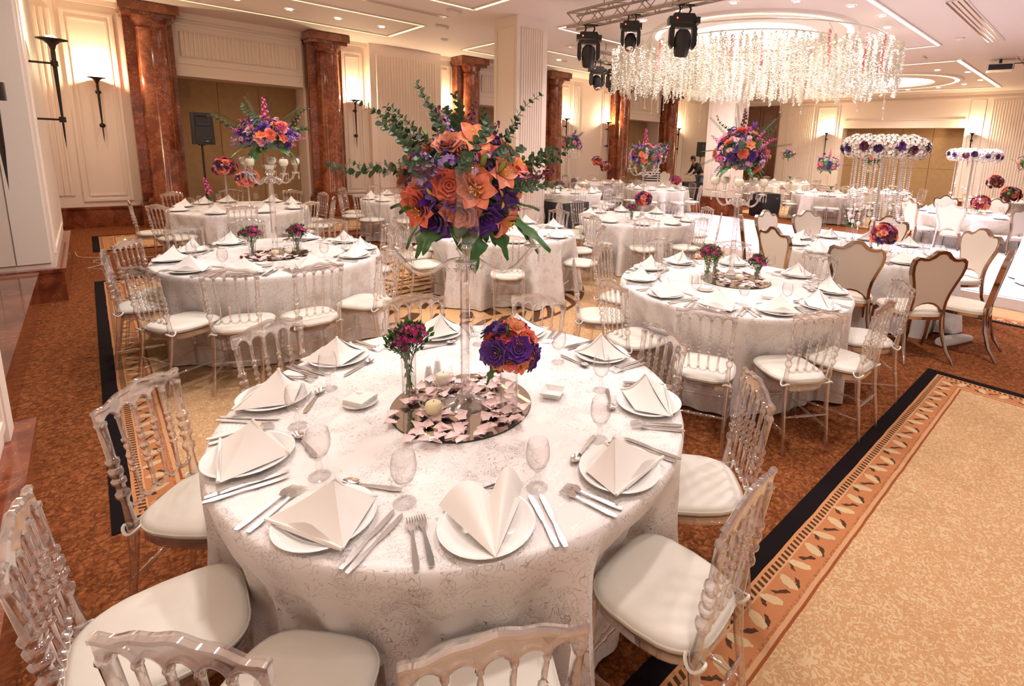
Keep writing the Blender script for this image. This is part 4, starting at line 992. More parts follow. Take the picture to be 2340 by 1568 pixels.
# ------------------------------------------------------------------ label helper: which seat of which table, as seen from the camera
HOURS = {6: 'near', 7: 'near-left', 8: 'left front', 9: 'left', 10: 'left rear', 11: 'far-left', 0: 'far', 1: 'far-right', 2: 'right rear', 3: 'right', 4: 'right front', 5: 'near-right'}
def seatname(tx, ty, ang, used):
    cam_dir = atan2(-ty, -tx); d = (cam_dir - ang) % (2 * pi)          # 0 = towards camera, grows clockwise seen from above
    h = (6 + int(round(d / (pi / 6)))) % 12
    k = 0
    while h in used: h = (h + 1) % 12 if k % 2 == 0 else (h - 2) % 12; k += 1
    used.add(h); return HOURS[h]
GOBLETS_LIFT = .0
def table(tx, ty, name, chairs, plates=None, cr_=1.055, plr=.78, lod=0, cut=True, gob=True, seed=0, kind='acrylic', top=True, gl=None, nap=None, skipc=(), seatr=.815, skipp=(), xy=None):
    """chairs, plates: angles in degrees around the table centre"""
    if top:
        t = thing('round_table', 'round banquet table under the cloth of %s' % name, 'table', (tx, ty, 0))
        ob('tabletop', TT, t)
        for k in range(4): ob('leg', TL, t, None, k * pi / 2 + .4)
    bk = .25 if kind == 'acrylic' else .27
    if xy:
        xy = [(x + bk * cos(radians(f)), y + bk * sin(radians(f)), radians(f)) for x, y, f in xy]
        crs = [atan2(y - ty, x - tx) for x, y, f in xy]; seatr = [min(.87, max(.74, hypot(x - tx, y - ty) - .215)) for x, y, f in xy]
    else: crs = [radians(a) for a in chairs]
    o = cloth_mesh(crs, seed=seed, seatr=seatr).build('tablecloth', M['cloth'], None, 70, (tx, ty, 0), 0)
    tag(o, 'ivory embroidered floor-length cloth on %s' % name, 'tablecloth', 'ivory tablecloths')
    used = set()
    for i, a in enumerate(crs):
        if i in skipc: continue
        rr = cr_[i] if isinstance(cr_, (list, tuple)) else cr_
        x, y = tx + rr * cos(a), ty + rr * sin(a); rz = a + pi / 2 + R.uniform(-.05, .05); s = seatname(tx, ty, a, used)
        if xy: x, y = xy[i][:2]; rz = xy[i][2] - pi / 2
        if kind == 'acrylic': chair(x, y, rz, 'clear acrylic chair, %s seat of %s' % (s, name), 'acrylic chairs at ' + name, lod)
        else: throne(x, y, rz, 'cream high-back chair, %s seat of %s' % (s, name), 'cream upholstered chairs at ' + name)
    used = set(); plates = plates if plates is not None else chairs
    for i, a_ in enumerate(plates):
        if i in skipp: continue
        a = radians(a_); s = seatname(tx, ty, a, used); T = Matrix.Translation((tx + plr * cos(a), ty + plr * sin(a), .7535)) @ Matrix.Rotation(a + pi / 2, 4, 'Z')
        def pl(nm, me, x, y, rz, lab, cat, grp, z=0):
            o = bpy.data.objects.new(nm, me); COL.objects.link(o); o.matrix_world = T @ Matrix.Translation((x, y, z)) @ Matrix.Rotation(rz, 4, 'Z') @ Matrix.Scale(1.13 if nm == 'folded_napkin' else 1, 4); tag(o, lab, cat, grp); return o
        j = R.uniform(-.12, .12)
        pl('dinner_plate', PLATE, 0, 0, 0, 'white dinner plate, %s place of %s' % (s, name), 'plate', 'dinner plates on ' + name)
        nv = nap[i] if nap else R.choice((0, 1, 0)); nr = R.uniform(-.5, .5)
        pl('folded_napkin', NAP[nv], 0, 0, nr if not nap else 0, 'folded ivory napkin, %s place of %s' % (s, name), 'napkin', 'napkins on ' + name, .0015)
        if cut:
            pl('fork', CUT['fork'], -.165, -.01, .04 + j, 'inner fork, %s place of %s' % (s, name), 'fork', 'forks on ' + name)
            pl('fork', CUT['fork'], -.197, -.015, -.02 + j, 'outer fork, %s place of %s' % (s, name), 'fork', 'forks on ' + name)
            pl('knife', CUT['knife'], .158, -.01, .03 + j, 'inner knife, %s place of %s' % (s, name), 'knife', 'knives on ' + name)
            pl('knife', CUT['knife'], .186, -.015, -.02 + j, 'outer knife, %s place of %s' % (s, name), 'knife', 'knives on ' + name)
            pl('spoon', CUT['spoon'], .02, .165, pi / 2 + .15 + j, 'dessert spoon, %s place of %s' % (s, name), 'spoon', 'spoons on ' + name)
        if gob:
            ga, gr = (gl[i] if gl else (a_ + 16 + R.uniform(-3, 3), .63 + R.uniform(-.02, .02)))
            ga = radians(ga); o = ob('water_goblet', GOB if lod == 0 else GOBLO, None, (tx + gr * cos(ga), ty + gr * sin(ga), .7535)); tag(o, 'empty water goblet, %s place of %s' % (s, name), 'glass', 'goblets on ' + name)
#PART4
# ------------------------------------------------------------------ tables
DR = math.degrees
T1 = (1.07, 1.77); T2 = (1.18, 5.30); T3 = (3.80, 2.09); T4 = (3.72, 5.25); T5 = (1.64, 9.15); T6 = (4.5, 9.4); T7 = (6.3, 5.2); T8 = (8.65, 9.5); T9 = (11.8, 9.1)
T10 = (11.9, 11.6); T11 = (6.6, 1.95); T12 = (15.3, 5.7); T13 = (17.6, 9.15); T13b = (20.3, 9.2); T14 = (13.1, 2.0); T15 = (18.6, 5.3); T16 = (19, 2.2)
table(*T1, 'the front table', [150, 180, -144, -119, -82, -48, -10, 32, 75, 113], [141, 173, -151, -117, -81, -44, -4, 35, 70, 110],
      [1.0, 1.05, 1.05, 1.05, 1.01, 1.0, .98, .97, .97, .97], lod=0, seed=3, seatr=.79,
      gl=[(161, .63), (-166, .65), (-137, .66), (-102, .67), (-71, .63), (-33, .59), (3, .55), (52, .6), (91, .72), (133, .60)], nap=[0, 0, 1, 2, 0, 1, 0, 1, 0, 1],
      xy=[(.04, 2.35, -44), (-.225, 1.655, -4), (.02, 1.03, 40), (.46, .65, 62), (1.22, .54, 96), (1.88, .86, 135), (2.08, 1.48, 165), (1.93, 2.33, -150), (1.34, 2.79, -112), (.56, 2.78, -70)])
table(*T2, 'the left middle table', [-178, 155, -142, -116, -90, -62, -20, 38, 85, 120], [167, 138, -152, -118, -82, -45, -17, 18, 55, 106], lod=0, seed=5, plr=.76,
      xy=[(.0, 5.25, -5), (.16, 5.72, -35), (.17, 4.46, 28), (.62, 4.07, 65), (1.15, 3.91, 92), (1.76, 4.08, 125), (.62, 6.30, -68), (1.2, 6.52, -88), (1.98, 6.15, -125), (2.36, 5.42, -175)])
table(*T3, 'the right middle table', [-157, -130, -95, -62, -21, 27, 65, 115, 143, 173], [-157, -127, -97, -57, -18, 29, 69, 103, 135, 171], lod=0, seed=8, plr=.76,
      xy=[(2.53, 1.53, 27), (3.04, 1.07, 58), (3.59, .88, 88), (4.36, .98, 128), (2.55, 2.31, -12), (2.78, 2.95, -42), (3.45, 3.27, -76), (4.22, 3.20, -115), (4.82, 2.66, -152), (4.95, 1.82, 172)])
table(*T4, 'the table behind the front bouquet', [-122, -62, -20, 15, 50, 85, 120, 150, 178], [-115, -68, -8, 30, 65, 100, 136, 172, -150], lod=1, seed=11)
table(*T7, 'the table right of the pillar', [150, -172, -135, -98, -62, -25, 15, 60, 95, 125], lod=1, seed=13, cut=False)
table(*T5, 'the far left table', [180, -145, -100, -60, -25, 12, 43, 86, 125], [147, -174, 119, -123, -79, -40, 13, 45, 93], lod=1, seed=17, cut=False)
table(*T6, 'the table left of the big bouquet', [172, -155, -120, -80, -40, 0, 60, 100, 140], lod=1, seed=19, cut=False)
table(*T11, 'the cream-chair table', [-167, -138, -110, -33, 9, 50, 82, 120, 151], [-165, -136, -104, -70, -20, 15, 50, 85, 125, 160], cr_=1.04, lod=1, seed=23, kind='throne', cut=True, seatr=.78,
      xy=[(5.26, 1.62, 25), (5.36, .98, 50), (6.08, .60, 92), (7.62, 1.02, 145), (7.98, 2.1, 178), (7.52, 3.02, -119), (6.95, 3.36, -98), (6.12, 3.28, -62), (5.42, 2.5, -25)])
far = dict(lod=2, cut=False, gob=False, top=False)
table(*T8, 'the table behind the subwoofer', [-150, -115, -80, -45, -12, 25, 60, 130, 170], seed=29, **far)
table(*T9, 'the table beside the disc jockey', [-150, -110, -72, -18, 25, 65, 105, 140, 178], seed=31, **far)
table(*T10, 'the table against the far wall', [-160, -120, -80, -40, 0, 50, 100, 150], seed=37, **far)
table(*T12, 'the table beyond the dance floor', [-165, -150, -118, -80, -42, 0, 45, 95, 140], seed=41, **far)
table(*T13, 'the table left of the wooden door', [-160, -120, -80, -40, 10, 60, 110, 160], seed=43, **far)
table(*T13b, 'the table below the wooden door', [-140, -100, -60, 0, 60, 120], seed=47, **far)
table(*T14, 'the cream-chair table beyond the dance floor', [176, 140, -135, 105, 70, 30, -10, -60, -100], cr_=1.04, seed=53, kind='throne', seatr=.78, lod=2, cut=False, gob=True, top=False)
table(*T15, 'the table in front of the ochre recess', [-170, -130, -90, -50, 0, 50, 100, 150], seed=59, **far)
table(*T16, 'the far right table', [-170, -130, -90, -50, 100, 150], seed=61, **far)
# ------------------------------------------------------------------ centrepieces
ZT = .7535
def mirror(x, y, r, label):
    t = thing('mirror_plate', label, 'mirror', (x, y, ZT)); g = G(); g.lathe([(0, 0), (r, 0), (r, .004), (0, .004)], 64); g.build('mirror_edge', M['black'], t, 40)
    g = G(); g.lathe([(0, .0045), (r - .002, .0045)], 64, caps=False); g.build('mirror_face', M['mirror'], t)
def petals(x, y, r, n, label, seed=1, zb=.006, off=None):
    rr = random.Random(seed); g = G()
    for i in range(n):
        a = rr.random() * 6.28; q = r * rr.uniform(.15, 1.0) ** .6; px_, py_ = q * cos(a), q * sin(a)
        if off: px_ += off[0]; py_ += off[1]
        h = G(); petal(h, rr.random() * 6.28, rr.uniform(.042, .062), .027, rr.uniform(.05, .4), rr.uniform(-.5, .6), 0, 0, 5, 5, .42); zz = zb + rr.uniform(.0, .012)
        mz = min(p[2] for p in h.v); g.add([(p[0] + px_, p[1] + py_, p[2] - mz + zz) for p in h.v], h.f)
    o = g.build('rose_petals', M['petalpink'], None, 80, (x, y, ZT)); o['kind'] = 'stuff'; tag(o, label, 'petals')
def vase(t, r, h, water=.5, flare=0, sq=None):
    g = G(); g.lathe([(r * .9, 0), (r, .004), (r * (1 - flare * .3), h * .4), (r * (1 + flare), h), (r * (1 + flare) - .002, h), (r * (1 - flare * .3) - .003, h * .4), (r - .004, .012), (0, .010)], 24); g.build('vase', M['glass'], t, 50)
    g = G(); g.lathe([(0, .011), (r * .93, .012), (r * .9, h * water), (0, h * water)], 20); g.build('water', M['water'], t, 50)
def dian_vase(x, y, r, h, head, label, seed, n=9, flare=.1, s=1.0):
    t = thing('flower_vase', label, 'flowers', (x, y, ZT + .004)); vase(t, r, h, .45, flare); rr = random.Random(seed)
    g = G()
    for i in range(16): a = rr.random() * 6.28; g.tube([(r * .5 * cos(a + 2), r * .5 * sin(a + 2), .015), (r * .5 * cos(a), r * .5 * sin(a), h * .8), (head * .6 * cos(a), head * .6 * sin(a), h + .04)], .0016, 4)
    for i in range(22):
        a = rr.random() * 6.28; z = rr.uniform(.03, h * .95); q = r * .7; c = (q * cos(a), q * sin(a), z); d = .014
        g.add([c, (c[0] * .6, c[1] * .6 + d, z + .012), (c[0] * .3, c[1] * .3, z + .03), (c[0] * .6, c[1] * .6 - d, z + .012)], [(0, 1, 2, 3)])
    g.build('stems', M['stem'], t, 60)
    for i in range(n):
        a = i * 2.4 + rr.random() * .5; q = head * sqrt((i + .3) / n) * .8; z = h + .045 + (head - q) * .75 + rr.uniform(-.012, .02)
        put(t, ('dian', 'dian2')[i % 2], (q * cos(a), q * sin(a), z), (q * cos(a) * 8, q * sin(a) * 8, 1), s * rr.uniform(.8, 1.05), MAG if i % 3 else (.22, .004, .07), rr.random() * 6)
    return t
def ball_bouquet(x, y, zc, r, label, mix, n, seed, stand='vase', fs=1.0, h=None, green=True):
    t = thing('flower_arrangement', label, 'flowers', (x, y, ZT + .004)); zl = zc - ZT
    if stand == 'vase': vase(t, .036, zl - r * .6, .42)
    elif stand == 'footed': g = G(); g.lathe([(.05, 0), (.05, .004), (.012, .012), (.01, .03), (.03, .06), (.045, .09), (.05, zl - r * .7)], 20, caps=False); g.build('vase', M['glass'], t, 60)
    else:
        g = G(); g.lathe([(.06, 0), (.06, .01), (.02, .02), (.012, .05), (.012, zl - r * .8), (.05, zl - r * .7)], 14); g.build('stand', M['crystal'], t, 60)
    bouquet(t, (0, 0, zl), r, r * .92, mix, int(n * (1.5 if mix[:1] == MIXC[:1] else 1.0)), ('leaf', 'fern') if green else ('leaf',), 5 if green else 2, 2, fs, .55, lowcut=-.8, seed=seed)
    return t
cand = lambda x, y, z: (x, y, ZT)
# front table
mirror(1.03, 1.73, .285, 'round mirror plate under the centrepiece of the front table')
petals(1.03, 1.73, .26, 95, 'pale pink rose petals scattered on the mirror of the front table', 4, .006, (-.03, -.03))
petals(1.03, 1.73, .33, 14, 'few pale pink petals lying on the cloth beside the front mirror', 14, .002)
t = thing('flower_candelabrum', 'tall crystal candelabrum with big coral and purple bouquet on front table', 'candelabrum', (1.04, 1.72, ZT + .005))
ca = atan2(-1.72, -1.04)
candelabrum(t, .625, .27, 4, ca + .02, 'hurricane', .0175, .095, zc=.045)
bouquet(t, (0.01, 0.02, .915), .225, .195, MIXA, 80, ('euca', 'euca2', 'euca', 'euca2', 'bud'), 34, 22, 1.0, 1.0, 1.45, lowcut=-.65, seed=2)
fc = bpy.data.curves.new('maker_mark', 'FONT'); fc.body = 'NEXA'; fc.size = .011; fc.align_x = 'CENTER'; fc.extrude = .0002; fc.materials.append(M['black'])
fo = bpy.data.objects.new('maker_mark_curve', fc); COL.objects.link(fo); bpy.context.view_layer.update()
mm = bpy.data.meshes.new_from_object(fo.evaluated_get(bpy.context.evaluated_depsgraph_get())); bpy.data.objects.remove(fo)
fo = ob('maker_mark', mm, t); fo.location = ((.27 + .0478) * cos(ca + .02), (.27 + .0478) * sin(ca + .02), .625 + .045 + .05 + .038); fo.rotation_euler = (pi / 2, 0, ca + .02 + pi / 2)
camd = Vector((cos(ca), sin(ca), 0)); side = Vector((-sin(ca), cos(ca), 0))        # side points to the viewer's left... checked in render
def spot_on(t, kind, u, z, s, col, c=(0, 0, .915), r=.215, rz=.19, roll=0, out=1.0):
    """put a chosen bloom on the camera-facing side: u to the right (-1..1), z up (-1..1)"""
    q = sqrt(max(0.02, 1 - u * u - z * z)); d = side * (u * SIDE) + camd * q + Vector((0, 0, z)); p = Vector(c) + Vector((d.x * r, d.y * r, d.z * rz)) * out
    put(t, kind, p, (d.x + R.uniform(-.35, .35), d.y + R.uniform(-.35, .35), d.z + R.uniform(-.1, .5)), s, col, roll)
SIDE = 1
for kind, u, z, s, col in (('lily', .12, .72, 1.15, PEACH), ('lily', .22, -.12, 1.15, PEACH), ('rose', -.24, .02, 1.2, CORAL), ('rose', -.05, -.42, 1.5, PEACH), ('rose', -.42, -.62, 1.6, PURP), ('rose', .30, -.56, 1.45, PURP),
                           ('rose', .16, .10, 1.2, CORAL), ('lily', .52, .22, 1.02, PEACH), ('lily', .55, -.60, 1.10, PEACH), ('iris', .62, -.25, 1.4, PURP), ('iris', -.45, -.2, 1.5, PURP), ('iris', -.20, -.28, 1.2, VIO),
                           ('rose', -.72, -.35, 1.3, CORAL), ('lily', -.62, -.5, 1.0, CORAL), ('cluster', .10, .25, 1.0, (.75, .62, .85)), ('stock', .85, .05, 1.1, WINE), ('stock', .05, .98, .8, WINE), ('stock', -.35, .2, 1.2, WINE), ('cluster', -.6, .12, 1.2, LAV), ('cluster', .75, -.28, 1.0, LAV), ('bud', .28, .35, 1.4, None), ('bud', .5, .25, 1.4, None), ('iris', .45, .45, 1.2, VIO), ('cluster', -.3, .45, 1.1, LAV), ('cluster', .7, .55, .9, PINKF)):
    spot_on(t, kind, u, z, s, col)
dian_vase(.89, 1.92, .030, .20, .075, 'glass cylinder vase of dark magenta dianthus on the front mirror plate', 3, 13, .05, 1.05)
ball_bouquet(1.135, 1.55, 1.035, .098, 'round posy of coral lilies and purple roses in glass vase, front table', MIXC[:4] + [('lily', CORAL, .8), ('mum', LPINK, 1.0), ('rose', PURP, 1.2), ('cluster', MAG, .8)], 44, 6, 'vase', .82)
def candle_globe(x, y, label, wax='waxy', r=.045):
    t = thing('candle_globe', label, 'candle', (x, y, ZT + .006))
    g = G(); g.lathe([(.024, 0), (.024, .004), (.010, .008), (.012, .013), (.032, .022), (r, .05), (r, .062), (.038, .088), (.028, .097)], 24, caps=False); g.build('glass_globe', M['glass'], t, 80)
    g = G(); g.lathe([(0, .018), (.026, .024), (.034, .045), (.03, .062), (.02, .068), (0, .066)], 18); g.build('candle', M[wax], t, 60)
    g = G(); g.tube([(0, 0, .066), (.002, 0, .076)], .0014, 5); g.build('wick', M['black'], t)
candle_globe(1.04, 1.905, 'ivory candle in glass globe behind the crystal base, front table', 'wax')
candle_globe(.885, 1.70, 'yellow candle in glass globe in front of the dianthus vase')
g = G(); g.lathe([(0, 0), (.019, 0), (.019, .01), (.015, .045), (.011, .066), (.009, .070), (0, .072)], 16); SP = g.mesh('shaker', M['porcelain'], 60)
tag(ob('salt_shaker', SP, None, (1.03, 2.02, ZT)), 'left white porcelain shaker behind the candle globe on the front table', 'shaker', 'white shakers')
tag(ob('pepper_shaker', SP, None, (1.09, 2.05, ZT)), 'right white porcelain shaker behind the candle globe on the front table', 'shaker', 'white shakers')
def ashtray(x, y, rz, label):
    g = G(); g.prism([(-.035, -.035), (.035, -.035), (.035, .035), (-.035, .035)], 0, .004)
    for sx, sy in ((1, 0), (-1, 0), (0, 1), (0, -1)):
        a, b_ = (.033, .046), .026
        if sx: g.add([(sx * .033, -.033, .003), (sx * .033, .033, .003), (sx * .048, .048, b_), (sx * .048, -.048, b_), (sx * .030, -.030, .003), (sx * .030, .030, .003), (sx * .044, .044, b_), (sx * .044, -.044, b_)], [(0, 1, 2, 3), (4, 7, 6, 5), (3, 2, 6, 7)])
        else: g.add([(-.033, sy * .033, .003), (.033, sy * .033, .003), (.048, sy * .048, b_), (-.048, sy * .048, b_), (-.030, sy * .030, .003), (.030, sy * .030, .003), (.044, sy * .044, b_), (-.044, sy * .044, b_)], [(0, 1, 2, 3), (4, 7, 6, 5), (3, 2, 6, 7)])
    tag(g.build('ashtray', M['porcelain'], None, None, (x, y, ZT + .001), rz), label, 'ashtray')
ashtray(1.37, 1.55, .6, 'square white porcelain ashtray right of the posy on the front table')
ashtray(3.62, 1.68, .4, 'square white ashtray on the right middle table')
def dish(x, y, rz, label, lab2):
    g = G(); g.lathe([(0, .002), (.04, .002), (.065, .009), (.068, .012), (.06, .010), (0, .006)], 28); tag(g.build('side_plate', M['porcelain'], None, 60, (x, y, ZT)), label, 'plate')
    t = thing('paper_napkins', lab2, 'napkins', (x, y, ZT + .009), rz); g = G()
    for i in range(7):
        n = 20; r_ = .047; pts = []
        for k in range(40):
            u = k / 40 * 4; sde = int(u); f = u - sde; w = .0015 * sin(k * 2.3 + i)
            e = (-r_ + 2 * r_ * f); c = [(e, -r_ - w), (r_ + w, e), (-e, r_ + w), (-r_ - w, -e)][sde]; pts.append(c)
        g.prism(pts, i * .0032, i * .0032 + .0024)
    g.build('stack', M['napkin'], t)
    g = G(); g.bx(.012, .03, .022, .026, .0217, .0222); g.bx(.010, .032, .012, .015, .0217, .0222); g.ball((.021, .034, .0219), (.004, .005, .0004), 8, 4); g.build('printed_mark', M['printed'], t)
dish(.715, 2.0, .5, 'small side plate under paper napkins on the front table', 'stack of scalloped paper napkins left of the vase, front table')
dish(3.42, 2.10, .3, 'small side plate under paper napkins on the right middle table', 'stack of paper napkins on the right middle table')
dish(.99, 4.82, .3, 'small side plate under paper napkins on the left middle table', 'stack of paper napkins on the left middle table')
# left middle table
mirror(1.18, 5.25, .28, 'round mirror plate on the left middle table')
petals(1.18, 5.2, .28, 55, 'pink petals scattered around the stem on the left middle table', 21)
t = thing('flower_candelabrum', 'tall crystal candelabrum with globe candles and pink violet bouquet, left middle table', 'candelabrum', (1.18, 5.25, ZT + .005), .3)
candelabrum(t, .72, .21, 5, -.3, 'globe', .022, .10, zc=.04)
bouquet(t, (0, 0, 1.07), .26, .17, MIXD, 135, ('fern', 'euca2', 'fern', 'bud'), 14, 12, .80, 1.05, lowcut=-.5, seed=9)
for d in ((.1, -.1, 1), (-.35, .3, 1), (.7, -.6, .8)): put(t, 'fern', (d[0] * .1, d[1] * .1, 1.18), d, 1.0)
put(t, 'stock', (0, 0, 1.22), (0, .1, 1), 1.3, HOT)
dian_vase(.99, 5.22, .028, .15, .085, 'left magenta dianthus in slim glass vase, left middle table', 8, 10, .25)
dian_vase(1.35, 5.19, .032, .14, .09, 'right magenta dianthus in rounded glass vase, left middle table', 9, 12, .35)
candle_globe(1.14, 5.10, 'pale candle in glass globe between the vases, left middle table'); candle_globe(1.25, 5.12, 'second pale candle globe, left middle table', 'wax')
# right middle table
mirror(3.92, 2.12, .29, 'round mirror plate on the right middle table')
petals(3.92, 2.12, .27, 45, 'pink petals on the mirror plate of the right middle table', 22)
t = thing('flower_candelabrum', 'tall crystal candelabrum with ivory ball candles and pink purple bouquet, right middle table', 'candelabrum', (3.98, 2.2, ZT + .005))
candelabrum(t, .69, .20, 5, atan2(-2.2, -4.0), 'globe', .020, .10, zc=.05)
bouquet(t, (0, 0, 1.07), .215, .205, MIXD + MIXA[:1], 130, ('fern', 'euca2', 'bud', 'leaf'), 16, 14, .82, .9, lowcut=-.7, seed=12)
for d, k, c in (((0, 0, 1), 'stock', WINE), ((.1, -.12, 1), 'iris', VIO)): put(t, k, (d[0] * .5, d[1] * .5, 1.27), d, 1.1, c)
s3 = Vector((sin(atan2(2.2, 4.0)), -cos(atan2(2.2, 4.0)), 0))
for u, z in ((-.9, .8), (-.25, 1.3), (.95, .95), (-1.1, -.5), (1.2, .15)): put(t, 'fern', tuple(s3 * (.12 * u) + Vector((0, 0, 1.1 + .1 * z))), tuple(s3 * u * .9 + Vector((0, 0, z))), 1.0)
dian_vase(3.60, 2.20, .030, .19, .075, 'leftmost tall vase of magenta dianthus, right middle table', 31, 12, .02)
dian_vase(3.85, 2.28, .022, .15, .055, 'slim vase of dark dianthus beside the stem, right middle table', 32, 7, .05, .8)
dian_vase(4.02, 1.98, .026, .11, .075, 'small magenta dianthus vase right of the stem, right middle table', 33, 9, .1, .9)
candle_globe(3.86, 2.05, 'pale candle globe on the mirror, right middle table', 'wax')
tag(ob('salt_shaker', SP, None, (3.52, 2.30, ZT)), 'left white shaker on the right middle table', 'shaker', 'white shakers')
tag(ob('pepper_shaker', SP, None, (3.56, 2.27, ZT)), 'right white shaker on the right middle table', 'shaker', 'white shakers')
# table right of the pillar
t = thing('flower_candelabrum', 'crystal candelabrum with hurricane glasses and purple bouquet right of the pillar', 'candelabrum', (6.4, 5.2, ZT))
candelabrum(t, .74, .27, 4, ca + .25, 'hurricane', .02, .10, zc=.05)
bouquet(t, (0, 0, .98), .25, .20, MIXD, 85, ('fern', 'euca2'), 10, 8, .95, 1.0, lowcut=-.6, seed=15); put(t, 'stock', (0, 0, 1.16), (0, 0, 1), 1.7, HOT)
ball_bouquet(6.15, 4.98, 1.08, .115, 'round posy of coral and wine roses on the table right of the pillar', MIXC, 34, 16, 'vase', 1.0)
dian_vase(5.98, 5.05, .028, .12, .085, 'dark dianthus vase left of the posy, table right of the pillar', 34, 8, .1)
# table behind the front bouquet
ball_bouquet(3.72, 5.25, 1.0, .09, 'small posy hidden behind the front candelabrum stem', MIXC, 20, 18, 'vase', 1.0)
# far left table
ball_bouquet(1.50, 9.35, 1.36, .15, 'upper round posy of coral and purple roses on crystal stand, far left table', MIXC, 44, 19, 'stand', 1.05)
ball_bouquet(1.75, 9.15, 1.19, .145, 'lower round posy of pink and coral roses on crystal stand, far left table', MIXC + MIXB[:2], 44, 20, 'stand', 1.05)
t = thing('flower_vase', 'pink stock flower in small vase, far left table', 'flowers', (1.28, 9.3, ZT)); vase(t, .035, .12); put(t, 'stock', (0, 0, .2), (-.2, .1, 1), 1.8, HOT)
for i in range(5): put(t, 'leaf', (0, 0, .1), (cos(i * 1.3), sin(i * 1.3), .9), .9)
candle_globe(1.5, 8.95, 'pale candle globe on the far left table')
# farther tables
def far_cand(x, y, zb, r, label, seed, arms=5, n=44, holder='globe', H=None, greens=True):
    t = thing('flower_candelabrum', label, 'candelabrum', (x, y, ZT)); H = H or (zb - r * .7 - .12 - ZT)
    candelabrum(t, H, .19, arms, .4, holder, .02, .09)
    bouquet(t, (0, 0, zb - ZT), r, r * .8, MIXD, int(n * 1.5), ('fern', 'euca2'), 9 if greens else 4, 6, .95, 1.1, lowcut=-.6, seed=seed); return t
far_cand(8.75, 9.45, 1.95, .27, 'tall candelabrum with round purple bouquet behind the subwoofer', 41)
far_cand(12.1, 9.3, 1.83, .26, 'tall candelabrum with pink bouquet beside the disc jockey', 42)
def tall_vase(x, y, zb, r, label, seed, n=40):
    t = thing('flower_arrangement', label, 'flowers', (x, y, ZT)); h = zb - ZT - r * .7
    g = G(); g.lathe([(.07, 0), (.07, .01), (.02, .03), (.012, .08), (.012, h - .05), (.04, h)], 14); g.build('stand', M['crystal'], t, 60)
    bouquet(t, (0, 0, zb - ZT), r, r * .75, MIXD, int(n * 1.3), ('fern', 'leaf'), 7, 5, 1.1, 1.0, lowcut=-.6, seed=seed); put(t, 'stock', (.05, 0, zb - ZT + r * .6), (.1, 0, 1), 1.8, HOT)
    g = G(); g.lathe([(.05, 0), (.06, .14), (.055, .14), (.045, .01)], 14, (.16, -.1, 0)); g.build('side_vase', M['glass'], t, 60)
    for i in range(8): put(t, 'leaf', (.16, -.1, .12), (cos(i * .8), sin(i * .8), 1.2), 1.5)
tall_vase(15.3, 5.75, 1.58, .33, 'tall pink and violet bouquet beyond the dance floor', 44, 44)
tall_vase(20.3, 9.2, 1.86, .27, 'small pink bouquet on tall stand near the wooden door', 45, 34)
far_cand(17.6, 5.35, 1.82, .34, 'pink bouquet behind the hanging bead strings, before the ochre recess', 46, 5, 40)
tall_vase(19.4, 1.75, 1.85, .40, 'dark violet bouquet on tall stand at the right edge', 47, 44)
ball_bouquet(12.3, 12.0, 1.42, .17, 'upper wine rose posy on crystal stand against the far wall', MIXC, 24, 48, 'stand', 1.2); ball_bouquet(12.55, 11.85, 1.24, .17, 'lower wine rose posy on crystal stand against the far wall', MIXC, 24, 49, 'stand', 1.2)
dian_vase(8.3, 9.3, .03, .12, .10, 'dark dianthus vase at the left of the table behind the subwoofer', 51, 7)
dian_vase(9.15, 9.75, .03, .14, .10, 'dark dianthus vase at the right of the table behind the subwoofer', 52, 7)
ball_bouquet(18.2, 2.35, 1.28, .20, 'red rose posy on stand at the far right table', MIXC, 26, 53, 'stand', 1.3); ball_bouquet(17.6, 1.9, 1.0, .22, 'low red and pink posy on the far right table', MIXC, 26, 54, 'vase', 1.3)
ball_bouquet(13.35, 1.9, .98, .15, 'low coral and pink posy under the farther flower ring', MIXC + MIXB[:3], 34, 55, 'vase', 1.3)
ball_bouquet(12.3, 8.8, 1.0, .13, 'wine rose posy in front of the disc jockey', MIXC, 24, 56, 'vase', 1.3)
for x, y, l in ((12.75, 2.1, 'yellow-green candle globe under the farther flower ring'), (12.95, 1.75, 'ivory candle globe under the farther flower ring')): candle_globe(x, y, l, 'wax', .05)
# flower rings
def hyd():
    g = G(); rr = random.Random(5)
    for i in range(26):
        z = 1 - (i + .5) / 26 * 1.6; a = i * 2.4; q = sqrt(max(0, 1 - z * z)); d = Vector((q * cos(a), q * sin(a), z)); c = d * .045
        h = G()
        for k in range(4): petal(h, k * pi / 2 + i, .019, .012, .35, -.3, 0, 0, 2, 2, .6)
        T = Matrix.Translation(c) @ d.to_track_quat('Z', 'Y').to_matrix().to_4x4(); g.add([tuple(T @ Vector(p)) for p in h.v], h.f)
    return g.mesh('hydrangea', M['hydrangea'], 60)
HY = hyd()
def bead_mesh(L, seed, big=True):
    g = G(); rr = random.Random(seed); z = 0
    while z > -L: g.ball((0, 0, z), .0085, 6, 4); z -= .0235
    if big: g.ball((0, 0, -L - .02), (.024, .024, .026), 8, 6); g.lathe([(0, -.05), (.010, -.035), (.004, -.01), (0, 0)], 6, (0, 0, -L - .05))
    return g.mesh('bead_string', M['beads'], 60)
BD = [bead_mesh(L, i) for i, L in enumerate((.48, .58, .70, .78))]
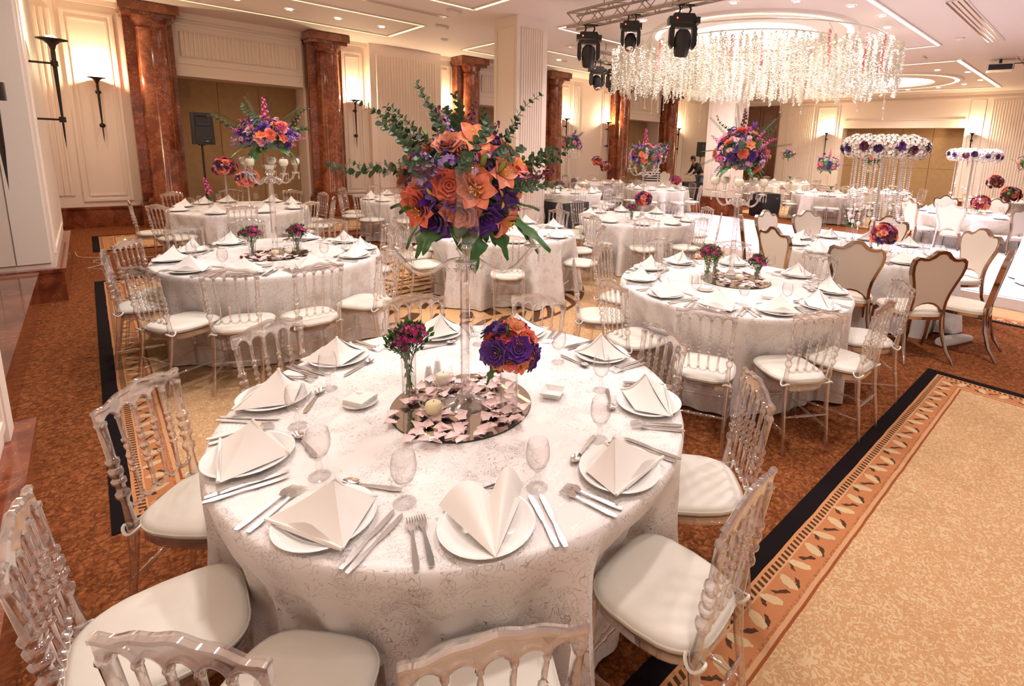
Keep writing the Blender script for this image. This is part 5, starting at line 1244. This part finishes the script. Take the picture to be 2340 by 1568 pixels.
def flower_ring(x, y, z, R0, r0, label, seed, beads=26, dens=1.0):
    t = thing('flower_ring_centrepiece', label, 'centrepiece', (x, y, ZT)); rr = random.Random(seed); zl = z - ZT
    g = G(); g.lathe([(.11, 0), (.11, .012), (.03, .03), (.02, .05)], 24); g.build('base', M['steel'], t, 50)
    g = G(); g.tube([(0, 0, .02), (0, 0, zl)], .019, 10)
    for k in range(4): a = k * pi / 2 + .3; g.tube([(0, 0, zl - .02), (R0 * cos(a), R0 * sin(a), zl - .02)], .006, 6)
    g.build('pole', M['steel'], t, 60)
    g = G(); g.grid(lambda u, v: ((R0 + r0 * .72 * cos(v * 2 * pi)) * cos(u * 2 * pi), (R0 + r0 * .72 * cos(v * 2 * pi)) * sin(u * 2 * pi), zl + r0 * .72 * sin(v * 2 * pi)), 40, 10, True, True); g.build('moss_ring', M['hydrangea'], t, 80)
    n = int(26 * dens)
    for i in range(n):
        for k in range(3):
            a = (i + .33 * k) * 2 * pi / n + rr.uniform(-.08, .08); b_ = k * 1.35 - .85 + rr.uniform(-.3, .3); rd = R0 + r0 * .72 * cos(b_); d = Vector((cos(a) * cos(b_), sin(a) * cos(b_), sin(b_)))
            o = bpy.data.objects.new('hydrangea', HY); COL.objects.link(o); o.parent = t; o.matrix_local = Matrix.Translation((rd * cos(a), rd * sin(a), zl + r0 * .72 * sin(b_))) @ d.to_track_quat('Z', 'Y').to_matrix().to_4x4() @ Matrix.Scale(rr.uniform(1.15, 1.45), 4)
    for i in range(15):
        a = i * 2 * pi / 15 + rr.uniform(-.1, .1); b_ = rr.uniform(-.35, .25); d = Vector((cos(a) * cos(b_), sin(a) * cos(b_), sin(b_))); rd = R0 + r0 * 1.12 * cos(b_)
        put(t, 'rose', (rd * cos(a), rd * sin(a), zl + r0 * 1.1 * sin(b_)), d, rr.uniform(.9, 1.3), (PURP, WINE, (.05, .01, .09))[i % 3])
    for i in range(beads):
        a = i * 2 * pi / beads; q = R0 * (.72 if i % 2 else .95)
        ob('bead_string', BD[i % 4], t, (q * cos(a), q * sin(a), zl - r0 * .7))
    return t
flower_ring(6.56, 1.88, 1.945, .305, .10, 'ring of blush hydrangea with purple roses on pole over cream-chair table', 3)
flower_ring(13.1, 2.1, 1.945, .335, .10, 'farther ring of white hydrangea with dark roses on tall pole', 4, 10)
t = thing('flower_vase', 'tall glass vase of green and pink filler flowers, cream-chair table', 'flowers', (6.95, 2.25, ZT)); vase(t, .045, .22, .6)
for i in range(22): a = i * 2.4; q = .03 + .004 * i; put(t, 'leaf' if i % 3 else 'fern', (q * .5 * cos(a), q * .5 * sin(a), .2), (cos(a) * .5, sin(a) * .5, 1), 1.2)
for i in range(7): a = i * .9; put(t, 'mum', (.09 * cos(a), .09 * sin(a), .33 + .02 * (i % 3)), (cos(a) * .4, sin(a) * .4, 1), .9, LPINK)
ball_bouquet(6.42, 1.72, .98, .12, 'round posy of wine purple and coral roses on the cream-chair table', MIXC, 40, 57, 'footed', 1.05)
t = thing('flower_sprig', 'single dark violet bloom lying on the cream-chair table', 'flowers', (6.06, 1.35, ZT + .02)); put(t, 'rose', (0, 0, .0), (0, 0, 1), .9, PURP); put(t, 'leaf', (0, 0, 0), (1, 0, .2), .5)
petals(6.45, 1.8, .3, 30, 'pink petals scattered on the cream-chair table', 24)
# ------------------------------------------------------------------ floral chandelier
t = thing('floral_chandelier', 'huge round hanging chandelier of ivory blossom strands over the dance floor', 'chandelier', (C1[0], C1[1], 0))
def sq(x, y):
    k = .38 * (x * .873 + y * .488); return x - k * .873, y - k * .488
def strand(L, seed, mat, rad=.026):
    g = G(); rr = random.Random(seed); z = 0; i = 0
    while z > -L:
        a = rr.random() * 6.28; q = rad * rr.uniform(.3, 1.0); s = rr.uniform(.016, .028); c = (q * cos(a) + .012 * sin(z * 9 + seed), q * sin(a) + .012 * cos(z * 7), z); h = s * .6
        g.add([(c[0] + s, c[1], c[2]), (c[0], c[1] + s, c[2] + h * .3), (c[0] - s, c[1], c[2]), (c[0], c[1] - s, c[2] - h * .3), (c[0], c[1], c[2] + h), (c[0], c[1], c[2] - h)], [(0, 1, 4), (1, 2, 4), (2, 3, 4), (3, 0, 4), (1, 0, 5), (2, 1, 5), (3, 2, 5), (0, 3, 5)])
        z -= rr.uniform(.010, .017); i += 1
    g.tube([(0, 0, .0), (0, 0, -L)], .003, 3); return g
SG = [strand(L, i, 0) for i, L in enumerate((.78, .84, .90, .82, .94))]; SM = [s_.mesh('blossom_strand', M['garland']) for s_ in SG]; SPK = strand(.62, 9, 0).mesh('blossom_strand', M['garlandpink'])
pos = []; rr = random.Random(12)
for q, n in ((2.78, 120), (2.5, 90), (2.2, 60), (1.85, 45), (1.4, 34), (.9, 20), (.4, 8)):
    for i in range(n): a = 2 * pi * (i + rr.uniform(-.3, .3)) / n; pos.append((q * cos(a) + rr.uniform(-.05, .05), q * sin(a) + rr.uniform(-.05, .05)))
raw = {sq(*p): p for p in pos}; pos = list(raw)
pos.sort(key=lambda p: (C1[0] + p[0]) ** 2 + (C1[1] + p[1]) ** 2); st = G()
vis = [p for p in pos if hypot(*raw[p]) > 2.4 and (p[0] * .87 + p[1] * .49) < .7][:92]; vs_ = set(vis)
for i, p in enumerate(vis): ob('blossom_strand', SM[i % 5] if i % 11 != 5 else SPK, t, (p[0], p[1], 3.92 + rr.uniform(-.04, .05)), rr.random() * 6)
for i, p in enumerate(q for q in pos if q not in vs_):
    s_ = SG[i % 5]; zz = 3.92 + rr.uniform(-.05, .03); st.add([(x + p[0], y + p[1], z + zz) for x, y, z in s_.v], s_.f)
o = st.build('inner_blossom_strands', M['garland'], t); o['kind'] = 'stuff'
g = G()
for q in (2.5, 1.8, 1.0): g.tube([(q * cos(a), q * sin(a), 3.94) for a in [2 * pi * k / 48 for k in range(49)]], .014, 6)
for k in range(6): a = k * pi / 3; g.tube([(0, 0, 3.94), (*sq(2.6 * cos(a), 2.6 * sin(a)), 3.94)], .008, 6)
g.build('frame', M['porcelain'], t, 60)
g = G()
for k in range(6): a = k * pi / 3 + .2; g.tube([(*sq(2.2 * cos(a), 2.2 * sin(a)), 3.95), (*sq(2.0 * cos(a), 2.0 * sin(a)), CEIL)], .004, 4)
g.build('hanging_wire', M['alu'], t, 60)
g = G(); g.tube([(0, 0, 0), (0, 0, -.32)], .010, 6); g.ball((0, 0, -.35), .022, 8, 6); cdm = g.mesh('crystal_drop', M['crystal'], 60)
for i in range(18): a = i * 2 * pi / 18 + .2; q = (2.75, 2.3, 2.6)[i % 3]; ob('crystal_drop', cdm, t, (*sq(q * cos(a), q * sin(a)), 3.16 - .12 * (i % 3)))
# ------------------------------------------------------------------ trusses and moving heads
def truss(p0, p1, label, s=.22):
    p0, p1 = Vector(p0), Vector(p1); t = thing('lighting_truss', label, 'truss', tuple(p0)); d = p1 - p0; L = d.length; d.normalize(); w = Vector((0, 0, 1)).cross(d).normalized() * (s / 2); u = Vector((0, 0, s))
    g = G(); ch = [w, -w, u + w, u - w]
    for c in ch: g.tube([tuple(c), tuple(d * L + c)], .022, 8)
    g.build('chord', M['alu'], t, 60); g = G(); n = int(L / .24)
    for i in range(n):
        a, b_ = d * (L * i / n), d * (L * (i + 1) / n)
        for c, e in ((ch[0], ch[2]), (ch[1], ch[3]), (ch[0], ch[1]), (ch[2], ch[3])):
            x, y = (c, e) if i % 2 else (e, c); g.tube([tuple(a + x), tuple(b_ + y)], .009, 5)
    g.build('bracing', M['alu'], t, 60)
    g = G()
    for f in (.12, .5, .88):
        for q in (.012, -.012): g.tube([tuple(d * (L * f) + u), tuple(d * (L * f) + Vector((q, 0, CEIL - p0.z)))], .004, 4)
    g.build('suspension_wire', M['black'], t)
truss((6.15, 6.72, 3.80), (6.15, .6, 3.80), 'aluminium box truss carrying three spotlights at top centre')
truss((8.40, 8.55, 3.78), (9.4, 8.55, 3.78), 'second aluminium truss behind the left end of the chandelier')
def moving_head(x, y, z, rz, tilt, label, sc=1.0):
    t = thing('moving_head_light', label, 'stage light', (x, y, z), rz); t.scale = (sc,) * 3
    g = G()
    for s in (-.07, .07): g.tube([(s, 0, 0), (s + .02, 0, -.05), (s, 0, -.10)], .014, 8)
    g.tube([(-.17, 0, .005), (.17, 0, .005)], .016, 8); g.tube([(0, -.17, .005), (0, .17, .005)], .014, 8); g.build('clamp', M['black'], t, 60)
    g = G(); g.prism([(-.19, -.09), (.19, -.09), (.20, 0), (.19, .09), (-.19, .09), (-.20, 0)], -.22, -.11, [(-.13, -.07), (.13, -.07), (.14, 0), (.13, .07), (-.13, .07), (-.14, 0)]); g.bx(-.205, -.155, -.10, .10, -.24, -.16); g.bx(.155, .205, -.10, .10, -.24, -.16); g.build('base_housing', M['black'], t)
    g = G(); g.ball((-.1, -.088, -.18), .011, 8, 6); g.build('indicator', M['red'], t)
    y_ = thing; g = G()
    g.bx(-.15, .15, -.06, .06, -.29, -.235)
    for s in (-1, 1): g.prism_y([(s * .155, -.24), (s * .185, -.30), (s * .185, -.50), (s * .15, -.56), (s * .12, -.54), (s * .12, -.27)][::s], -.055, .055)
    g.build('yoke', M['black'], t)
    T = Matrix.Translation((0, 0, -.47)) @ Matrix.Rotation(tilt, 4, 'X')
    g = G(); g.T = T; g.lathe([(.0, -.19), (.085, -.185), (.10, -.14), (.11, -.05), (.115, .04), (.095, .12), (.06, .16), (0, .165)], 22); g.build('lamp_head', M['black'], t, 40)
    g = G(); g.T = T; g.lathe([(0, -.196), (.05, -.194), (.07, -.188)], 18, caps=False); g.build('lens', M['mirror'], t, 60)
moving_head(6.15, 6.30, 3.79, -.75, .35, 'leftmost black moving-head spotlight under the truss', 1.0)
moving_head(6.15, 5.40, 3.81, -.9, -.6, 'middle black moving-head spotlight under the truss', .8)
moving_head(6.15, 4.45, 3.79, -.75, .3, 'right black moving-head spotlight under the truss', 1.02)
moving_head(8.65, 8.55, 3.77, -.4, -.5, 'black moving-head spotlight on the second truss, left of the chandelier', .95)
moving_head(9.2, 8.55, 3.77, -.4, .5, 'black moving-head spotlight half hidden by the blossom strands', .95)
# ------------------------------------------------------------------ speakers, disc jockey corner
def tripod_speaker(x, y, rz, label, lab2, zb=1.60):
    t = thing('speaker_stand', lab2, 'stand', (x, y, 0)); g = G(); g.tube([(0, 0, .12), (0, 0, zb)], .018, 8); g.build('pole', M['black'], t, 60)
    for k in range(3): a = k * 2.094 - .3; g = G(); g.tube([(0, 0, .62), (.27 * cos(a), .27 * sin(a), .012)], .012, 6); g.tube([(0, 0, .18), (.13 * cos(a), .13 * sin(a), .32)], .008, 5); g.build('leg', M['black'], t, 60)
    t = thing('loudspeaker', label, 'speaker', (x, y, zb), rz)
    g = G(); g.prism([(-.19, -.15), (-.15, -.175), (.15, -.175), (.19, -.15), (.12, .16), (-.12, .16)], .02, .64, [(-.18, -.14), (-.14, -.165), (.14, -.165), (.18, -.14), (.12, .14), (-.12, .14)]); g.bx(-.05, .05, -.05, .05, 0, .03); g.build('cabinet', M['black'], t)
    g = G(); g.bx(-.14, .14, -.186, -.172, .06, .36); g.build('grille', M['blackmesh'], t)
    g = G(); g.add([(-.12, -.185, .40), (.12, -.185, .40), (.13, -.185, .58), (-.13, -.185, .58), (-.05, -.15, .45), (.05, -.15, .45), (.05, -.15, .53), (-.05, -.15, .53)], [(0, 1, 5, 4), (1, 2, 6, 5), (2, 3, 7, 6), (3, 0, 4, 7), (4, 5, 6, 7)]); g.build('horn', M['blackmesh'], t)
    g = G(); g.bx(.02, .07, -.192, -.186, .08, .095); g.build('badge', M['alu'], t)
tripod_speaker(1.70, 12.75, .15, 'black loudspeaker on pole before the ochre recess between the first two columns', 'black tripod stand of the loudspeaker between the first two columns', 1.62)
tripod_speaker(19.3, 12.6, -.35, 'black loudspeaker on pole beside the white panelled pillar, far back', 'black tripod stand of the farther loudspeaker', 1.62)
def sub(x, y, rz, label, w=.62, d=.66, h=.70):
    t = thing('subwoofer', label, 'speaker', (x, y, 0), rz); g = G(); g.bx(-w / 2, w / 2, -d / 2, d / 2, .02, h); g.build('cabinet', M['black'], t)
    g = G(); g.bx(-w / 2 + .03, w / 2 - .03, -d / 2 - .012, -d / 2 + .001, .06, h - .04); g.build('grille', M['blackmesh'], t)
    g = G(); g.bx(w / 2 - .16, w / 2 - .11, -d / 2 - .016, -d / 2 - .011, h - .15, h - .12); g.build('badge', M['alu'], t)
    g = G()
    for a in (-1, 1):
        for b_ in (-1, 1): g.lathe([(.02, 0), (.02, .025)], 8, (a * (w / 2 - .06), b_ * (d / 2 - .06), 0))
    g.build('foot', M['black'], t)
sub(7.32, 8.1, .0, 'black subwoofer box standing just right of the white pillar', .75, .8)
sub(14.55, 7.15, -.45, 'black subwoofer box at the foot of the farther fluted pillar', .62, .6)
t = thing('clothed_table', 'white-clothed rectangular table of the disc jockey at the back', 'table', (14.9, 11.4, 0), -.4)
g = G(); g.bx(-.7, .7, -.4, .4, .70, .74); g.build('tabletop', M['wood'], t)
g = G(); rr = random.Random(4); N_ = 60
def fnc(u, v):
    a = u * 2 * pi; c, s = cos(a), sin(a); k = 1 + .04 * v * (1 + sin(a * 14)); q = max(abs(c) / .72, abs(s) / .42); return (c / q * k, s / q * k, .745 - .72 * v)
g.grid(fnc, N_, 6, True); g.add([fnc(i / N_, 0) for i in range(N_)], [tuple(range(N_))]); g.build('cloth', M['napkin'], t, 50)
t = thing('mixing_equipment', 'stack of black and silver disc jockey equipment on the back table', 'equipment', (14.6, 11.55, .746), -.4)
for i in range(4):
    g = G(); g.bx(-.28, .28, -.2, .2, i * .085, i * .085 + .055); g.build('case', M['black'], t); g = G(); g.bx(-.27, .27, -.205, -.2, i * .085 + .058, i * .085 + .08); g.bx(-.27, .27, -.2, .2, i * .085 + .056, i * .085 + .083); g.build('tray', M['porcelain'], t)
throne(16.4, 12.2, 2.5, 'single cream high-back chair behind the disc jockey table', 'back chairs')
t = thing('flight_case', 'black flight case behind the table of the disc jockey', 'case', (16.4, 11.1, 0), -.4); g = G(); g.bx(-.4, .4, -.3, .3, .02, .72); g.build('box', M['black'], t); g = G(); g.bx(-.41, .41, -.31, .31, .50, .53); g.build('edge_strip', M['alu'], t)
# the person bending over the equipment
def person(x, y, rz):
    t = thing('person', 'person in dark hoodie and blue jeans bending forward beside the far speaker', 'person', (x, y, 0), rz)
    def skin(name, mat, verts, edges, root=0, lvl=2):
        me = bpy.data.meshes.new(name); me.from_pydata([v[:3] for v in verts], edges, []); me.materials.append(mat)
        o = bpy.data.objects.new(name, me); COL.objects.link(o); o.parent = t
        md = o.modifiers.new('skin', 'SKIN'); ly = me.skin_vertices[0] if me.skin_vertices else None
        if ly is None:
            bpy.context.view_layer.objects.active = o; bpy.ops.mesh.customdata_skin_add(); ly = me.skin_vertices[0]
        for i, v in enumerate(verts): ly.data[i].radius = (v[3], v[4] if len(v) > 4 else v[3])
        ly.data[root].use_root = True; md.use_smooth_shade = True
        s_ = o.modifiers.new('sub', 'SUBSURF'); s_.levels = s_.render_levels = lvl; return o
    # +y is where the person faces; pelvis 0, spine, neck, head; arms reaching forward-down; legs
    body = [(0, -.05, .93, .15, .12), (0, .02, 1.08, .13, .11), (0, .13, 1.24, .15, .12), (0, .23, 1.36, .10, .09), (0, .30, 1.43, .052), (0, .36, 1.50, .085, .095), (0, .39, 1.58, .08, .09),
            (-.19, .21, 1.33, .058), (-.25, .30, 1.10, .045), (-.17, .46, .96, .034), (-.15, .53, .93, .03), (.19, .21, 1.33, .058), (.26, .28, 1.10, .045), (.19, .45, .98, .034), (.17, .52, .95, .03),
            (-.10, -.04, .86, .095), (-.12, .02, .50, .065), (-.12, -.05, .10, .042), (-.12, .10, .03, .035), (.10, -.04, .86, .095), (.12, .06, .50, .065), (.12, -.02, .10, .042), (.12, .13, .03, .035)]
    ed = [(0, 1), (1, 2), (2, 3), (3, 4), (4, 5), (5, 6), (3, 7), (7, 8), (8, 9), (9, 10), (3, 11), (11, 12), (12, 13), (13, 14), (0, 15), (15, 16), (16, 17), (17, 18), (0, 19), (19, 20), (20, 21), (21, 22)]
    # fingers
    for hx, hy, hz, s in ((-.15, .53, .93, -1), (.17, .52, .95, 1)):
        base = len(body) - 0; hi = 10 if s < 0 else 14
        for k in range(5):
            fx = hx + (k - 2) * .016; L = (.055, .075, .082, .075, .06)[k] * (.8 if k == 0 else 1)
            if (k == 0): fx = hx - s * .045
            body.append((fx, hy + .035 if k else hy + .01, hz - .01, .009)); body.append((fx - (s * .012 if k == 0 else 0), hy + .035 + L * .8, hz - .03, .008)); n = len(body); ed.append((hi, n - 2)); ed.append((n - 2, n - 1))
    skin('body', M['skin'], body, ed)
    skin('hoodie', M['hoodie'], [(0, -.05, .95, .175, .145), (0, .02, 1.08, .155, .135), (0, .13, 1.24, .175, .145), (0, .225, 1.36, .12, .11), (0, .27, 1.41, .07), (-.19, .21, 1.33, .078), (-.25, .30, 1.10, .062), (-.18, .44, .98, .048), (.19, .21, 1.33, .078), (.26, .28, 1.10, .062), (.20, .43, 1.0, .048)],
         [(0, 1), (1, 2), (2, 3), (3, 4), (3, 5), (5, 6), (6, 7), (3, 8), (8, 9), (9, 10)])
    skin('jeans', M['jeans'], [(0, -.05, .92, .17, .14), (-.10, -.04, .84, .115), (-.12, .02, .50, .085), (-.12, -.05, .09, .062), (.10, -.04, .84, .115), (.12, .06, .50, .085), (.12, -.02, .09, .062)], [(0, 1), (1, 2), (2, 3), (0, 4), (4, 5), (5, 6)])
    g = G(); g.ball((0, .355, 1.60), (.095, .105, .095), 14, 10); g.ball((0, .31, 1.53), (.088, .07, .09), 12, 8); g.build('hair', M['hair'], t, 80)
    g = G()
    for s in (-1, 1): g.ball((s * .12, .06 if s < 0 else .09, .035), (.045, .13, .035), 10, 6)
    g.build('shoe', M['black'], t, 80)
    g = G(); g.ball((0, .475, 1.53), (.014, .02, .022), 8, 6)
    for s in (-1, 1): g.ball((s * .088, .37, 1.53), (.012, .022, .03), 8, 6)
    g.build('nose_and_ears', M['skin'], t, 80)
    g = G()
    for s in (-1, 1): g.ball((s * .032, .458, 1.56), (.012, .008, .008), 8, 6)
    g.bx(-.022, .022, .452, .462, 1.487, 1.493); g.build('eyes_and_mouth', M['black'], t)
person(17.6, 11.45, 1.1)
# projector
t = thing('ceiling_projector', 'white and black projector hanging from the ceiling at the right edge', 'projector', (15.9, 2.35, CEIL), .2)
g = G(); g.tube([(0, 0, 0), (0, 0, -.12)], .03, 8); g.tube([(.1, 0, -.1), (.5, -.6, -.03), (.9, -1.6, -.02)], .012, 5); g.build('mount', M['black'], t, 60)
g = G(); g.bx(-.2, .2, -.24, .24, -.27, -.12); g.build('housing', M['porcelain'], t); g = G(); g.bx(-.212, -.2, -.22, .22, -.26, -.14); g.bx(-.18, .18, -.252, -.24, -.26, -.14); g.build('vent_grille', M['black'], t)
g = G(); g.lathe([(.05, 0), (.05, .03)], 16); g.v = [(-.21 - z, x + .1, y - .2) for x, y, z in g.v]; g.build('lens', M['black'], t, 60)
# cable on the floor behind the left pier
pts = [(-.25 + .05 * sin(i * 1.1), 9.9 + .16 * i * .6 + .12 * sin(i * 1.7), .008) for i in range(16)]
g = G(); g.tube([(-.27, 10.4, .06), (-.25, 10.3, .02), (-.2, 10.2, .01)] + [(-.15 + .16 * abs(sin(i * .9)), 10.2 - i * .12, .008) for i in range(1, 10)], .0035, 5); tag(g.build('power_cable', M['whitecable'], None, 60), 'thin white cable lying on the carpet behind the white pier', 'cable')
# things under and beside the cream-chair table, table on the dance floor at the right edge
t = thing('ice_bucket', 'white bucket standing on the carpet under the cream-chair table', 'bucket', (6.12, 1.22, 0)); g = G(); g.lathe([(.0, .004), (.11, .004), (.135, .30), (.14, .30), (.14, .31), (.128, .31), (.105, .02), (0, .02)], 24); g.build('body', M['porcelain'], t, 40)
g = G(); g.tube([(6.0, .98, .03), (6.15, .93, .03), (6.32, .86, .035), (6.42, .80, .03)], [.05, .06, .05, .03], 8); o = g.build('tulle_cloth', M['napkin'], None, 80); tag(o, 'crumpled white tulle trailing on the carpet beside the cream-chair table', 'cloth')
o = cloth_mesh([], seed=71).build('tablecloth', M['cloth'], None, 70, (9.85, -.1, .15)); tag(o, 'white cloth of the table on the dance floor at the right edge', 'tablecloth')
ZT = .90
ball_bouquet(9.2, .35, 1.05, .12, 'pink and wine posy on the dance-floor table at the right edge', MIXC, 26, 58, 'vase', 1.1)
ZT = .7535
